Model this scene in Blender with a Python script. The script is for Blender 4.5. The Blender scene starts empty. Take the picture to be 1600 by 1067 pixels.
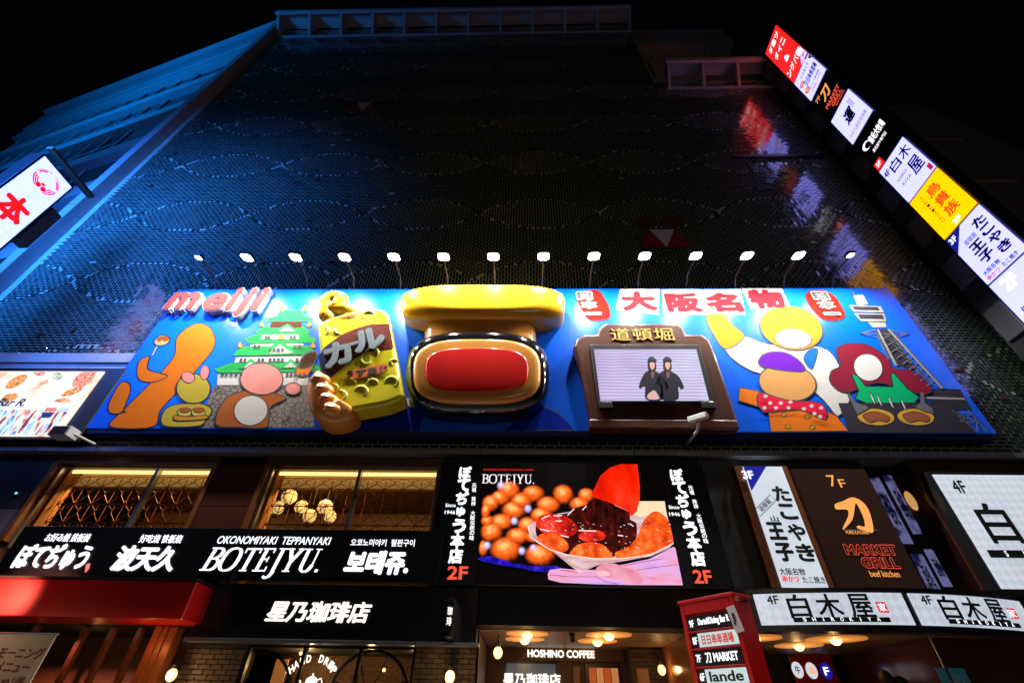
import bpy, bmesh, math, random
import numpy as np
from mathutils import Vector, Matrix
random.seed(7)
sc = bpy.context.scene
COL = sc.collection

# ------------------------------------------------------------------ camera
YAW, PIT, ROL, FPX = math.radians(-1.897), math.radians(39.774), math.radians(1.271), 700.0
CAM = Vector((0, -10, 1.6))
_f = Vector((math.sin(YAW) * math.cos(PIT), math.cos(YAW) * math.cos(PIT), math.sin(PIT)))
_r0 = Vector((math.cos(YAW), -math.sin(YAW), 0)); _u0 = _r0.cross(_f)
RIGHT = math.cos(ROL) * _r0 + math.sin(ROL) * _u0
UP = -math.sin(ROL) * _r0 + math.cos(ROL) * _u0
cd = bpy.data.cameras.new('camera'); cam = bpy.data.objects.new('camera', cd); COL.objects.link(cam)
cd.sensor_width = 36; cd.lens = 36 * FPX / 1600; cd.clip_start = 0.05; cd.clip_end = 2000
m = Matrix((RIGHT, UP, -_f)).transposed().to_4x4(); m.translation = CAM; cam.matrix_world = m
sc.camera = cam
# ------------------------------------------------------------------ night sky
w = bpy.data.worlds.new('World'); sc.world = w; w.use_nodes = True
bg = w.node_tree.nodes['Background']; bg.inputs[0].default_value = (0.10, 0.14, 0.30, 1); bg.inputs[1].default_value = 0.0035
sc.view_settings.view_transform = 'Standard'; sc.view_settings.look = 'None'
sc.view_settings.exposure = 0; sc.view_settings.gamma = 1
sc.cycles.use_denoising = True
sc.cycles.max_bounces = 5; sc.cycles.diffuse_bounces = 2; sc.cycles.glossy_bounces = 3
sc.cycles.sample_clamp_indirect = 3.0; sc.cycles.caustics_reflective = False; sc.cycles.caustics_refractive = False

# ------------------------------------------------------------------ coordinates
def ray(px, py):
    return RIGHT * ((px - 800) / FPX) + UP * ((533.5 - py) / FPX) + _f
def at(px, py, Y=0.0):                 # the point of the upright plane y = Y seen at a pixel of the photograph
    d = ray(px, py); return CAM + d * ((Y + 10) / d.y)
def atz(px, py, Z):
    d = ray(px, py); return CAM + d * ((Z - 1.6) / d.z)
def atx(px, py, X):
    d = ray(px, py); return CAM + d * (X / d.x)
def zoomed(ox, oy, s):
    return lambda *q: [(ox + a / s, oy + b / s) for a, b in q]
X_, Z_, N_ = Vector((1, 0, 0)), Vector((0, 0, 1)), Vector((0, -1, 0))

# ------------------------------------------------------------------ materials
MATS = {}
def mat(name, col, rough=0.5, metal=0.0, emit=0.0, ecol=None, vary=0.12, scale=3.0, bump=0.0, spec=0.5, coat=0.0, ramp=None):
    if name in MATS: return MATS[name]
    m = bpy.data.materials.new(name); m.use_nodes = True; nt = m.node_tree; b = nt.nodes['Principled BSDF']
    L = nt.links.new
    tc = nt.nodes.new('ShaderNodeNewGeometry'); nz = nt.nodes.new('ShaderNodeTexNoise')
    nz.inputs['Scale'].default_value = scale; nz.inputs['Detail'].default_value = 5; L(tc.outputs['Position'], nz.inputs['Vector'])
    mx = nt.nodes.new('ShaderNodeMix'); mx.data_type = 'RGBA'; mx.inputs[6].default_value = (*[c * (1 - vary) for c in col], 1)
    mx.inputs[7].default_value = (*[min(1, c * (1 + vary)) for c in col], 1)
    L(nz.outputs['Fac'], mx.inputs[0]); L(mx.outputs[2], b.inputs['Base Color'])
    b.inputs['Roughness'].default_value = rough; b.inputs['Metallic'].default_value = metal
    b.inputs['Specular IOR Level'].default_value = spec
    if coat: b.inputs['Coat Weight'].default_value = coat; b.inputs['Coat Roughness'].default_value = 0.08
    if emit:
        ec = ecol or col
        m2 = nt.nodes.new('ShaderNodeMix'); m2.data_type = 'RGBA'; m2.inputs[6].default_value = (*[c * (1 - vary) for c in ec], 1)
        m2.inputs[7].default_value = (*ec, 1); L(nz.outputs['Fac'], m2.inputs[0])
        L(m2.outputs[2], b.inputs['Emission Color']); b.inputs['Emission Strength'].default_value = emit
    if bump:
        bp = nt.nodes.new('ShaderNodeBump'); bp.inputs['Strength'].default_value = bump; bp.inputs['Distance'].default_value = 0.02
        n2 = nt.nodes.new('ShaderNodeTexNoise'); n2.inputs['Scale'].default_value = scale * 9; L(tc.outputs['Position'], n2.inputs['Vector'])
        L(n2.outputs['Fac'], bp.inputs['Height']); L(bp.outputs['Normal'], b.inputs['Normal'])
    MATS[name] = m; return m
def mat_pieces(name, c0, c1, rough, bump=0.15, spec=0.5, rvar=0.15):      # every separate piece of the mesh its own shade
    m = bpy.data.materials.new(name); m.use_nodes = True; nt = m.node_tree; b = nt.nodes['Principled BSDF']; L = nt.links.new
    g = nt.nodes.new('ShaderNodeNewGeometry'); oi = nt.nodes.new('ShaderNodeObjectInfo')
    ad = nt.nodes.new('ShaderNodeMath'); ad.operation = 'ADD'; L(g.outputs['Random Per Island'], ad.inputs[0]); L(oi.outputs['Random'], ad.inputs[1])
    fr = nt.nodes.new('ShaderNodeMath'); fr.operation = 'FRACT'; L(ad.outputs[0], fr.inputs[0])
    nz = nt.nodes.new('ShaderNodeTexNoise'); nz.inputs['Scale'].default_value = 0.35; nz.inputs['Detail'].default_value = 6
    L(g.outputs['Position'], nz.inputs['Vector'])
    mu = nt.nodes.new('ShaderNodeMath'); mu.operation = 'MULTIPLY'; L(fr.outputs[0], mu.inputs[0]); L(nz.outputs['Fac'], mu.inputs[1])
    mx = nt.nodes.new('ShaderNodeMix'); mx.data_type = 'RGBA'; mx.inputs[6].default_value = (*c0, 1); mx.inputs[7].default_value = (*c1, 1)
    L(mu.outputs[0], mx.inputs[0]); L(mx.outputs[2], b.inputs['Base Color'])
    mr = nt.nodes.new('ShaderNodeMapRange'); mr.inputs['To Min'].default_value = rough - rvar / 2; mr.inputs['To Max'].default_value = rough + rvar
    L(fr.outputs[0], mr.inputs['Value']); L(mr.outputs[0], b.inputs['Roughness']); b.inputs['Specular IOR Level'].default_value = spec
    n2 = nt.nodes.new('ShaderNodeTexNoise'); n2.inputs['Scale'].default_value = 22; L(g.outputs['Position'], n2.inputs['Vector'])
    bp = nt.nodes.new('ShaderNodeBump'); bp.inputs['Strength'].default_value = bump; bp.inputs['Distance'].default_value = 0.01
    L(n2.outputs['Fac'], bp.inputs['Height']); L(bp.outputs['Normal'], b.inputs['Normal'])
    MATS[name] = m; return m
def E(name, col, s=1.0, vary=0.06, scale=1.5): return mat(name, tuple(c * 0.25 for c in col), 0.35, emit=s, ecol=col, vary=vary, scale=scale)
def mat_cells(name, c0, c1, scale, w=0.06, rough=0.6):                     # crazy-paving print / paper print
    m = bpy.data.materials.new(name); m.use_nodes = True; nt = m.node_tree; b = nt.nodes['Principled BSDF']; L = nt.links.new
    g = nt.nodes.new('ShaderNodeNewGeometry'); v = nt.nodes.new('ShaderNodeTexVoronoi'); v.feature = 'DISTANCE_TO_EDGE'; v.inputs['Scale'].default_value = scale
    L(g.outputs['Position'], v.inputs['Vector'])
    cr = nt.nodes.new('ShaderNodeValToRGB'); cr.color_ramp.elements[0].position = w * 0.5; cr.color_ramp.elements[1].position = w
    cr.color_ramp.elements[0].color = (*c0, 1); cr.color_ramp.elements[1].color = (*c1, 1)
    L(v.outputs['Distance'], cr.inputs[0]); L(cr.outputs[0], b.inputs['Base Color']); b.inputs['Roughness'].default_value = rough
    MATS[name] = m; return m
def mat_photo(name, cs, scale, s, detail=4, stretch=(1, 1, 1), lines=0.0):           # picture shown on a led screen: blotches of colour
    m = bpy.data.materials.new(name); m.use_nodes = True; nt = m.node_tree; b = nt.nodes['Principled BSDF']; L = nt.links.new
    g = nt.nodes.new('ShaderNodeNewGeometry'); mp = nt.nodes.new('ShaderNodeMapping'); mp.inputs['Scale'].default_value = stretch
    L(g.outputs['Position'], mp.inputs[0]); n = nt.nodes.new('ShaderNodeTexNoise'); n.inputs['Scale'].default_value = scale; n.inputs['Detail'].default_value = detail
    L(mp.outputs[0], n.inputs['Vector']); cr = nt.nodes.new('ShaderNodeValToRGB'); el = cr.color_ramp.elements
    while len(el) < len(cs): el.new(0.5)
    for i, (p, c) in enumerate(cs): el[i].position = p; el[i].color = (*c, 1)
    L(n.outputs['Fac'], cr.inputs[0]); out = cr.outputs[0]
    if lines:
        wv = nt.nodes.new('ShaderNodeTexWave'); wv.bands_direction = 'Z'; wv.inputs['Scale'].default_value = lines; wv.inputs['Distortion'].default_value = 3; wv.inputs['Detail Scale'].default_value = .6
        L(g.outputs['Position'], wv.inputs['Vector']); mr = nt.nodes.new('ShaderNodeMapRange'); mr.inputs['To Min'].default_value = 0.62
        L(wv.outputs['Fac'], mr.inputs['Value']); mm = nt.nodes.new('ShaderNodeMix'); mm.data_type = 'RGBA'; mm.blend_type = 'MULTIPLY'; mm.inputs[0].default_value = 1
        L(out, mm.inputs[6]); L(mr.outputs[0], mm.inputs[7]); out = mm.outputs[2]
    b.inputs['Base Color'].default_value = (0.005, 0.005, 0.005, 1); b.inputs['Roughness'].default_value = 0.4; b.inputs['Specular IOR Level'].default_value = .1
    L(out, b.inputs['Emission Color']); b.inputs['Emission Strength'].default_value = s
    MATS[name] = m; return m
def mat_ball(name, edge, mid, hot, s, soft=.30):                                      # out-of-focus ball in a screen picture
    m = bpy.data.materials.new(name); m.use_nodes = True; nt = m.node_tree; b = nt.nodes['Principled BSDF']; L = nt.links.new
    tc = nt.nodes.new('ShaderNodeTexCoord'); mp = nt.nodes.new('ShaderNodeMapping'); mp.vector_type = 'POINT'
    mp.inputs['Location'].default_value = (-0.42, 0, -0.62); L(tc.outputs['Generated'], mp.inputs[0])
    sx = nt.nodes.new('ShaderNodeSeparateXYZ'); L(mp.outputs[0], sx.inputs[0]); cx = nt.nodes.new('ShaderNodeCombineXYZ')
    L(sx.outputs[0], cx.inputs[0]); L(sx.outputs[2], cx.inputs[1]); ln = nt.nodes.new('ShaderNodeVectorMath'); ln.operation = 'LENGTH'; L(cx.outputs[0], ln.inputs[0])
    g = nt.nodes.new('ShaderNodeNewGeometry'); n = nt.nodes.new('ShaderNodeTexNoise'); n.inputs['Scale'].default_value = 9; n.inputs['Detail'].default_value = 6; L(g.outputs['Position'], n.inputs['Vector'])
    ma = nt.nodes.new('ShaderNodeMath'); ma.operation = 'MULTIPLY_ADD'; ma.inputs[1].default_value = 0.34; L(n.outputs['Fac'], ma.inputs[0]); L(ln.outputs['Value'], ma.inputs[2])
    cr = nt.nodes.new('ShaderNodeValToRGB'); el = cr.color_ramp.elements; el.new(0.4)
    for i, (p, c) in enumerate(((0.18, hot), (0.42, mid), (0.76, edge))): el[i].position = p; el[i].color = (*c, 1)
    L(ma.outputs[0], cr.inputs[0]); L(cr.outputs[0], b.inputs['Emission Color']); b.inputs['Emission Strength'].default_value = s
    b.inputs['Base Color'].default_value = (0.0, 0.0, 0.0, 1); b.inputs['Specular IOR Level'].default_value = 0
    tr = nt.nodes.new('ShaderNodeBsdfTransparent'); ms = nt.nodes.new('ShaderNodeMixShader'); c2 = nt.nodes.new('ShaderNodeCombineXYZ'); s2 = nt.nodes.new('ShaderNodeSeparateXYZ'); m4 = nt.nodes.new('ShaderNodeVectorMath'); m4.operation = 'SUBTRACT'; m4.inputs[1].default_value = (.5, 0, .5)
    L(tc.outputs['Generated'], m4.inputs[0]); L(m4.outputs[0], s2.inputs[0]); L(s2.outputs[0], c2.inputs[0]); L(s2.outputs[2], c2.inputs[1]); l2 = nt.nodes.new('ShaderNodeVectorMath'); l2.operation = 'LENGTH'; L(c2.outputs[0], l2.inputs[0])
    r2 = nt.nodes.new('ShaderNodeMapRange'); r2.interpolation_type = 'SMOOTHSTEP'; r2.inputs['From Min'].default_value = soft; r2.inputs['From Max'].default_value = .5; L(l2.outputs['Value'], r2.inputs['Value'])
    L(r2.outputs[0], ms.inputs[0]); L(b.outputs[0], ms.inputs[1]); L(tr.outputs[0], ms.inputs[2]); L(ms.outputs[0], nt.nodes['Material Output'].inputs[0])
    MATS[name] = m; return m

# ------------------------------------------------------------------ mesh helpers
class MB:
    def __init__(s): s.v = []; s.f = []
    def box(s, x0, x1, y0, y1, z0, z1):
        n = len(s.v); x0, x1 = sorted((x0, x1)); y0, y1 = sorted((y0, y1)); z0, z1 = sorted((z0, z1))
        s.v += [(x, y, z) for x in (x0, x1) for y in (y0, y1) for z in (z0, z1)]
        s.f += [tuple(n + i for i in q) for q in ((0, 1, 3, 2), (4, 6, 7, 5), (0, 4, 5, 1), (2, 3, 7, 6), (0, 2, 6, 4), (1, 5, 7, 3))]; return s
    def prism(s, pts, nrm, depth):      # outline in space pushed along nrm
        n = len(s.v); k = len(pts); d = Vector(nrm) * depth
        s.v += [tuple(p) for p in pts] + [tuple(Vector(p) + d) for p in pts]
        s.f += [tuple(range(n, n + k)), tuple(range(n + 2 * k - 1, n + k - 1, -1))]
        s.f += [(n + i, n + (i + 1) % k, n + k + (i + 1) % k, n + k + i) for i in range(k)]; return s
    def obox(s, p0, p1, w, h, up=(0, 0, 1)):   # beam from p0 to p1, w across, h along up
        a, b = Vector(p0), Vector(p1); d = (b - a).normalized(); u = Vector(up); sd = d.cross(u).normalized(); uu = sd.cross(d)
        sd *= w / 2; uu *= h / 2
        return s.prism([a - sd - uu, a + sd - uu, a + sd + uu, a - sd + uu], (b - a), 1.0)
    def tube(s, pts, r, seg=8, cap=True):
        n = len(s.v); pts = [Vector(p) for p in pts]; m = len(pts)
        for i, p in enumerate(pts):
            t = (pts[min(i + 1, m - 1)] - pts[max(i - 1, 0)]).normalized(); a = Vector((0, 1, 0)) if abs(t.y) < .8 else Vector((0, 0, 1))
            u = t.cross(a).normalized(); v = t.cross(u); rr = r[i] if isinstance(r, (list, tuple)) else r
            s.v += [tuple(p + (u * math.cos(6.2832 * k / seg) + v * math.sin(6.2832 * k / seg)) * rr) for k in range(seg)]
        for i in range(m - 1):
            for k in range(seg):
                a = n + i * seg + k; b = n + i * seg + (k + 1) % seg; s.f.append((a, b, b + seg, a + seg))
        if cap: s.f += [tuple(range(n + seg - 1, n - 1, -1)), tuple(range(n + (m - 1) * seg, n + m * seg))]
        return s
    def ball(s, c, rx, ry=None, rz=None, nu=20, nv=12, v0=0.0, v1=1.0):
        ry = ry or rx; rz = rz or rx; n = len(s.v)
        for j in range(nv + 1):
            t = math.pi * (v0 + (v1 - v0) * j / nv)
            s.v += [(c[0] + rx * math.sin(t) * math.cos(6.2832 * k / nu), c[1] + ry * math.sin(t) * math.sin(6.2832 * k / nu), c[2] + rz * math.cos(t)) for k in range(nu)]
        for j in range(nv):
            for k in range(nu):
                a = n + j * nu + k; b = n + j * nu + (k + 1) % nu; s.f.append((a, a + nu, b + nu, b))
        return s
    def disc(s, c, rx, ry, nrm, u, v, depth, seg=28):
        c = Vector(c); u, v = Vector(u), Vector(v)
        return s.prism([c + u * rx * math.cos(6.2832 * k / seg) + v * ry * math.sin(6.2832 * k / seg) for k in range(seg)], nrm, depth)
    def ribbon(s, pts, wd, nrm, depth, closed=True):
        nrm = Vector(nrm); m = len(pts); pts = [Vector(p) for p in pts]; L, R = [], []
        for i, p in enumerate(pts):
            a = pts[(i - 1) % m] if (closed or i) else p; b = pts[(i + 1) % m] if (closed or i < m - 1) else p
            t = (b - a); t = t.normalized() if t.length > 1e-9 else X_; q = nrm.cross(t) * wd / 2; L.append(p + q); R.append(p - q)
        n = len(s.v); d = nrm * depth
        for a, b in zip(L, R): s.v += [tuple(a), tuple(b), tuple(b + d), tuple(a + d)]
        for i in range(m if closed else m - 1):
            a = n + 4 * i; b = n + 4 * ((i + 1) % m)
            s.f += [(a, b, b + 1, a + 1), (a + 1, b + 1, b + 2, a + 2), (a + 2, b + 2, b + 3, a + 3), (a + 3, b + 3, b, a)]
        return s
    def build(s, name, mt, parent=None, smooth=False, bevel=0.0, seg=2, kind=None, label=None):
        me = bpy.data.meshes.new(name); me.from_pydata(s.v, [], s.f)
        bm = bmesh.new(); bm.from_mesh(me); bmesh.ops.recalc_face_normals(bm, faces=bm.faces)
        if bevel:
            es = [e for e in bm.edges if len(e.link_faces) == 2 and e.calc_face_angle(0) > 0.5]
            bmesh.ops.bevel(bm, geom=es, offset=bevel, segments=seg, affect='EDGES', profile=0.5, clamp_overlap=True)
        bm.to_mesh(me); bm.free()
        me.materials.append(mt)
        if smooth: me.shade_smooth()
        return put(name, me, parent, kind, label)
def put(name, me, parent=None, kind=None, label=None):
    o = bpy.data.objects.new(name, me); COL.objects.link(o)
    if parent:
        o.parent = parent
        if parent.type == 'EMPTY': o.location = -parent.location
    if kind: o['kind'] = kind
    if label: o['label'] = label
    return o
def thing(name, label, cat, loc=(0, 0, 0), group=None):
    o = bpy.data.objects.new(name, None); COL.objects.link(o); o.location = loc; o.empty_display_size = 0.3
    o['label'] = label; o['category'] = cat
    if group: o['group'] = group
    return o
def copy_tree(o, off, parent=None):
    c = o.copy(); COL.objects.link(c)
    if parent: c.parent = parent
    else: c.location = o.location + Vector(off)
    for ch in [x for x in bpy.data.objects if x.parent == o]: copy_tree(ch, off, c)
    return c
def smooth_px(pts, n=5):
    out = []; k = len(pts)
    for i in range(k):
        p0, p1, p2, p3 = (Vector(pts[(i + j - 1) % k]) for j in range(4))
        for s in range(n):
            t = s / n; out.append(tuple(0.5 * ((2 * p1) + (p2 - p0) * t + (2 * p0 - 5 * p1 + 4 * p2 - p3) * t * t + (3 * p1 - p0 - 3 * p2 + p3) * t ** 3)))
    return out
def oval(cx, cy, rx, ry, rot=0, n=28):
    c, s = math.cos(math.radians(rot)), math.sin(math.radians(rot))
    return [(cx + rx * math.cos(6.2832 * k / n) * c - ry * math.sin(6.2832 * k / n) * s, cy + rx * math.cos(6.2832 * k / n) * s + ry * math.sin(6.2832 * k / n) * c) for k in range(n)]

# ------------------------------------------------------------------ writing
_tc = {}
def text_data(body, off=0.0, shear=0.0):
    bold = max(0.0, off * .8); off = 0.0
    k = (body, bold, shear)
    if k in _tc: return _tc[k]
    cu = bpy.data.curves.new('t', 'FONT'); cu.body = body; cu.offset = off; cu.shear = shear; cu.extrude = 0.5; cu.resolution_u = 3
    cu.fill_mode = 'BOTH'
    o = bpy.data.objects.new('t', cu); COL.objects.link(o); dg = bpy.context.evaluated_depsgraph_get(); dg.update()
    me = bpy.data.meshes.new_from_object(o.evaluated_get(dg)); COL.objects.unlink(o); bpy.data.objects.remove(o); bpy.data.curves.remove(cu)
    n = len(me.vertices); a = np.empty(n * 3); me.vertices.foreach_get('co', a); a = a.reshape(-1, 3)
    if bold > .004:                                                       # heavier strokes: the glyph laid over itself on a small circle
        me.calc_loop_triangles(); ns = 8 if bold > .012 else 4
        F = [tuple(p.vertices) for p in me.polygons]; V = []; FF = []
        for i in range(ns + 1):
            d = (0, 0) if i == 0 else (bold * math.cos(6.2832 * i / ns), bold * math.sin(6.2832 * i / ns))
            q = a.copy(); q[:, 0] += d[0]; q[:, 1] += d[1]; q[:, 2] *= 1 + .012 * i * (q[:, 2] > 0)
            FF += [tuple(j + i * n for j in f) for f in F]; V.append(q)
        a = np.concatenate(V); me = bpy.data.meshes.new('t'); me.from_pydata(a.tolist(), [], FF); me.update()
    _tc[k] = (me, a); return _tc[k]
def text(body, c, w, h, mt, parent, depth=0.004, u=X_, v=Z_, n=N_, off=0.0, shear=0.0, rot=0.0, name='lettering', keep=False):
    src, a = text_data(body, off, shear); me = src.copy(); me.name = name
    lo, hi = a.min(0), a.max(0); q = a - np.array([(lo[0] + hi[0]) / 2, (lo[1] + hi[1]) / 2, 0]); sp = np.maximum(hi - lo, 1e-6)
    if keep:
        k = min(w / sp[0], h / sp[1]); q[:, 0] *= k; q[:, 1] *= k
    else:
        q[:, 0] *= w / sp[0]; q[:, 1] *= h / sp[1]
    if rot:
        cr, sr = math.cos(math.radians(rot)), math.sin(math.radians(rot)); q[:, 0], q[:, 1] = q[:, 0] * cr - q[:, 1] * sr, q[:, 0] * sr + q[:, 1] * cr
    zz = np.where(q[:, 2] > 0, depth * q[:, 2] / .5, 0.0)
    W = np.array(c)[None] + q[:, :1] * np.array(u)[None] + q[:, 1:2] * np.array(v)[None] + zz[:, None] * np.array(n)[None]
    me.vertices.foreach_set('co', W.ravel()); me.update(); me.materials.clear(); me.materials.append(mt)
    return put(name, me, parent)
def lean(px, py): return (px - 826) / (py + 331)
def TP(body, x0, y0, x1, y1, Y, mt, parent, **k):       # writing that fills a pixel box on the plane y = Y
    cx, cy = (x0 + x1) / 2, (y0 + y1) / 2; ww = max((x1 - x0) - abs(lean(cx, cy)) * (y1 - y0), (x1 - x0) * .35)
    w = at(cx + ww / 2, cy, Y).x - at(cx - ww / 2, cy, Y).x; h = at(cx, y0, Y).z - at(cx, y1, Y).z
    return text(body, at(cx, cy, Y), w, h, mt, parent, **k)
def VT(chars, top, bot, Y, size, mt, parent, **k):       # a column of characters from top to bottom (pixel centres)
    a, b = at(*top, Y), at(*bot, Y); n = len(chars)
    for i, ch in enumerate(chars):
        if ch == ' ': continue
        s = size * (0.7 if ch in 'ゅゃ' else 1.0)
        text(ch, a.lerp(b, i / max(1, n - 1)), s, s, mt, parent, **{**dict(keep=ch in 'ゅゃ一1ー.'), **k})
MUR = False
def cut(name, px, Y, depth, mt, parent, line=0.0, linemat=None, bevel=0.0, smooth=False, kind=None):  # flat shape on the plane y = Y
    if MUR: Y = -.35 + (Y + .35) * .35; depth *= .28
    pts = [at(a, b, Y) for a, b in px]
    o = MB().prism(pts, N_, depth).build(name, mt, parent, bevel=bevel, smooth=smooth, seg=4, kind=kind)
    if line: MB().ribbon([p + N_ * (depth + (.0001 if MUR else .0005)) for p in pts], line, N_, 0.0003 if MUR else 0.002).build('outline', linemat, o)
    return o
def bars(name, segs, Y, wd, mt, parent, depth=0.003):
    b = MB()
    for s in segs:
        b.ribbon([at(a, c, Y) for a, c in s], wd, N_, depth, closed=False)
    return b.build(name, mt, parent, kind='stuff' if len(segs) > 3 else None)

# common materials
BLACK = mat('black_metal', (0.012, 0.012, 0.014), 0.35, vary=.3)
MATT = mat('matt_black', (0.006, 0.006, 0.007), 0.7)
INK = mat('ink', (0.004, 0.004, 0.004), 0.6)
DGREY = mat('dark_grey', (0.05, 0.055, 0.06), 0.5, bump=.1)
CONC = mat('painted_concrete', (0.42, 0.42, 0.42), 0.7, vary=.2, scale=.7, bump=.15)
BLUECONC = mat('pale_cladding', (0.4, 0.42, 0.44), 0.55, vary=.15, scale=.8, bump=.1)
GRANITE = mat('red_granite', (0.09, 0.028, 0.018), 0.16, vary=.4, scale=60)
WOOD = mat('varnished_wood', (0.22, 0.07, 0.02), 0.35, vary=.35, scale=6)
STEEL = mat('brushed_steel', (0.4, 0.42, 0.45), 0.3, metal=.9)
GLASS = bpy.data.materials.new('window_glass'); GLASS.use_nodes = True
_nt = GLASS.node_tree; _nt.nodes.clear(); _o = _nt.nodes.new('ShaderNodeOutputMaterial'); _t = _nt.nodes.new('ShaderNodeBsdfTransparent'); _g = _nt.nodes.new('ShaderNodeBsdfGlossy')
_t.inputs[0].default_value = (.82, .84, .85, 1); _g.inputs['Roughness'].default_value = 0.02; _x = _nt.nodes.new('ShaderNodeMixShader'); _fr = _nt.nodes.new('ShaderNodeFresnel'); _fr.inputs[0].default_value = 1.5
_ge = _nt.nodes.new('ShaderNodeNewGeometry'); _mu = _nt.nodes.new('ShaderNodeMath'); _mu.operation = 'MULTIPLY_ADD'; _mu.inputs[1].default_value = -1; _mu.inputs[2].default_value = 1; _nt.links.new(_ge.outputs['Backfacing'], _mu.inputs[0]); _m3 = _nt.nodes.new('ShaderNodeMath'); _m3.operation = 'MULTIPLY'; _nt.links.new(_mu.outputs[0], _m3.inputs[0]); _nt.links.new(_fr.outputs[0], _m3.inputs[1]); _nt.links.new(_m3.outputs[0], _x.inputs[0]); _nt.links.new(_t.outputs[0], _x.inputs[1]); _nt.links.new(_g.outputs[0], _x.inputs[2]); _nt.links.new(_x.outputs[0], _o.inputs[0])
WHITE_E = E('white_glow', (0.90, 0.93, 1.0), 1.7)
WARMW_E = E('warm_white_glow', (1.0, 0.93, 0.82), 1.5)
PANEL_E = mat('lightbox_white', (.3, .3, .32), .3, emit=1.25, ecol=(.60, .66, 1.0), vary=.22, scale=.9)
RED_E = E('red_glow', (1.0, 0.02, 0.008), 1.0)
REDT_E = E('red_orange_glow', (1.0, 0.10, 0.05), 1.0)
ORANGE_E = E('orange_glow', (1.0, 0.40, 0.10), 1.0)
YELLOW_E = E('yellow_glow', (1.0, 0.72, 0.0), 1.0)
NAVY_E = E('navy_glow', (0.01, 0.012, 0.35), .9)
AMBER_E = E('amber_bulb', (1.0, .62, .25), 3.5)

# ------------------------------------------------------------------ ground
g_ = MB().box(-60, 60, -60, -2.2, -0.3, 0).build('road', mat('asphalt', (0.05, 0.05, 0.052), 0.75, vary=.3, scale=8, bump=.4), kind='structure')
MB().box(-60, 60, -2.2, 8, -0.3, 0.13).build('pavement', mat('paving_stone', (0.2, 0.19, 0.18), 0.5, vary=.2, scale=2, bump=.2), kind='structure')

# ------------------------------------------------------------------ main building
TILE = mat_pieces('glazed_tile', (0.008, 0.020, 0.016), (0.035, 0.07, 0.05), 0.16, bump=.03, rvar=.06, spec=.6)
GROUT = mat('grout', (0.38, 0.38, 0.30), 0.85, vary=.3, scale=2)
B = thing('commercial_building', 'tall windowless building clad in dark green glazed tiles behind the blue billboard', 'building', (0, 0, 0))
b = MB()
b.box(-17.2, 7.3, 0.02, 6, 6.38, 38.6); b.box(7.3, 14.3, 0.02, 6, 6.38, 28.6)
b.build('wall', GROUT, B)
# tiles: running bond, with lens shaped fields laid upright
PX, PZ = 0.235, 0.102
def tiles():
    L = []
    def field(x, z):
        k = round((z - 12.55) / 3.75); zc = 12.55 + 3.75 * k
        if k < -1: return 0
        ph = ((x + 6.15) / 4.5) % 1.0; h = 0.98 * math.sin(math.pi * ph) ** .8
        return 1 if abs(z - zc) < h else 0
    def inside(x, z):
        if x < -16.95 or x > 13.95 or z < 6.47 or z > 38.5: return False
        if x > 7.15 and z > 28.5: return False
        if -10.3 < x < 10.5 and 7.5 < z < 11.3: return False
        return True
    nx, nz = int(31.2 / PX) + 2, int(32.2 / PZ) + 2
    for j in range(nz):
        for i in range(nx):
            x = -17.1 + (i + (.5 if j % 2 else 0)) * PX; z = 6.5 + j * PZ
            if inside(x, z) and not field(x, z): L.append((x, z, PX - .022, PZ - .020))
    nx, nz = int(31.2 / PZ) + 2, int(32.2 / PX) + 2
    for i in range(nx):
        for j in range(nz):
            z = 6.5 + (j + (.5 if i % 2 else 0)) * PX; x = -17.1 + i * PZ
            if inside(x, z) and field(x, z): L.append((x, z, PZ - .020, PX - .022))
    return L
TL = [t for t in tiles() if random.random() > 0.0007]
near = [t for t in TL if t[1] < 6.95]
near.sort(key=lambda t: abs(t[0] - 1.0) + abs(t[1] - 6.5) * 3)
single = set(map(tuple, near[:290]))
rest = [t for t in TL if tuple(t) not in single]
def tile_mesh(name, T):
    n = len(T); T = np.array(T); rng = np.random.default_rng(3)
    sx = np.array([-1, 1, 1, -1, -1, 1, 1, -1]) * .5; sz = np.array([-1, -1, 1, 1, -1, -1, 1, 1]) * .5
    shrink = np.array([1, 1, 1, 1, .97, .97, .97, .97])
    V = np.zeros((n, 8, 3)); V[:, :, 0] = T[:, 0:1] + T[:, 2:3] * sx * shrink; V[:, :, 2] = T[:, 1:2] + T[:, 3:4] * sz * shrink
    V[:, 4:, 1] = 0.012 + rng.normal(0, .0012, (n, 1)); V[:, 4:, 1] += rng.normal(0, .0010, (n, 1)) * np.array([[-1, 1, 1, -1]]) + rng.normal(0, .0007, (n, 1)) * np.array([[-1, -1, 1, 1]])
    V[:, :4, 1] = 0.022
    F = np.array([(4, 5, 6, 7), (0, 1, 5, 4), (1, 2, 6, 5), (2, 3, 7, 6), (3, 0, 4, 7)])
    F = (F[None] + (np.arange(n) * 8)[:, None, None]).reshape(-1)
    me = bpy.data.meshes.new(name); me.vertices.add(n * 8); me.vertices.foreach_set('co', V.ravel()); nf = n * 5
    me.loops.add(nf * 4); me.loops.foreach_set('vertex_index', F.astype(np.int32)); me.polygons.add(nf)
    me.polygons.foreach_set('loop_start', np.arange(0, nf * 4, 4, dtype=np.int32)); me.update(calc_edges=True); me.validate(); me.shade_flat()
    me.materials.append(TILE); return me
_tb = TILE.node_tree.nodes['Principled BSDF']; _tb.inputs['Coat Weight'].default_value = 1; _tb.inputs['Coat Roughness'].default_value = .10; _tb.inputs['Coat IOR'].default_value = 1.6
put('tile_cladding', tile_mesh('tile_cladding', rest), B, kind='stuff')
t0 = tile_mesh('tile', [(0, 0, PX - .022, PZ - .020)])
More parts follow.
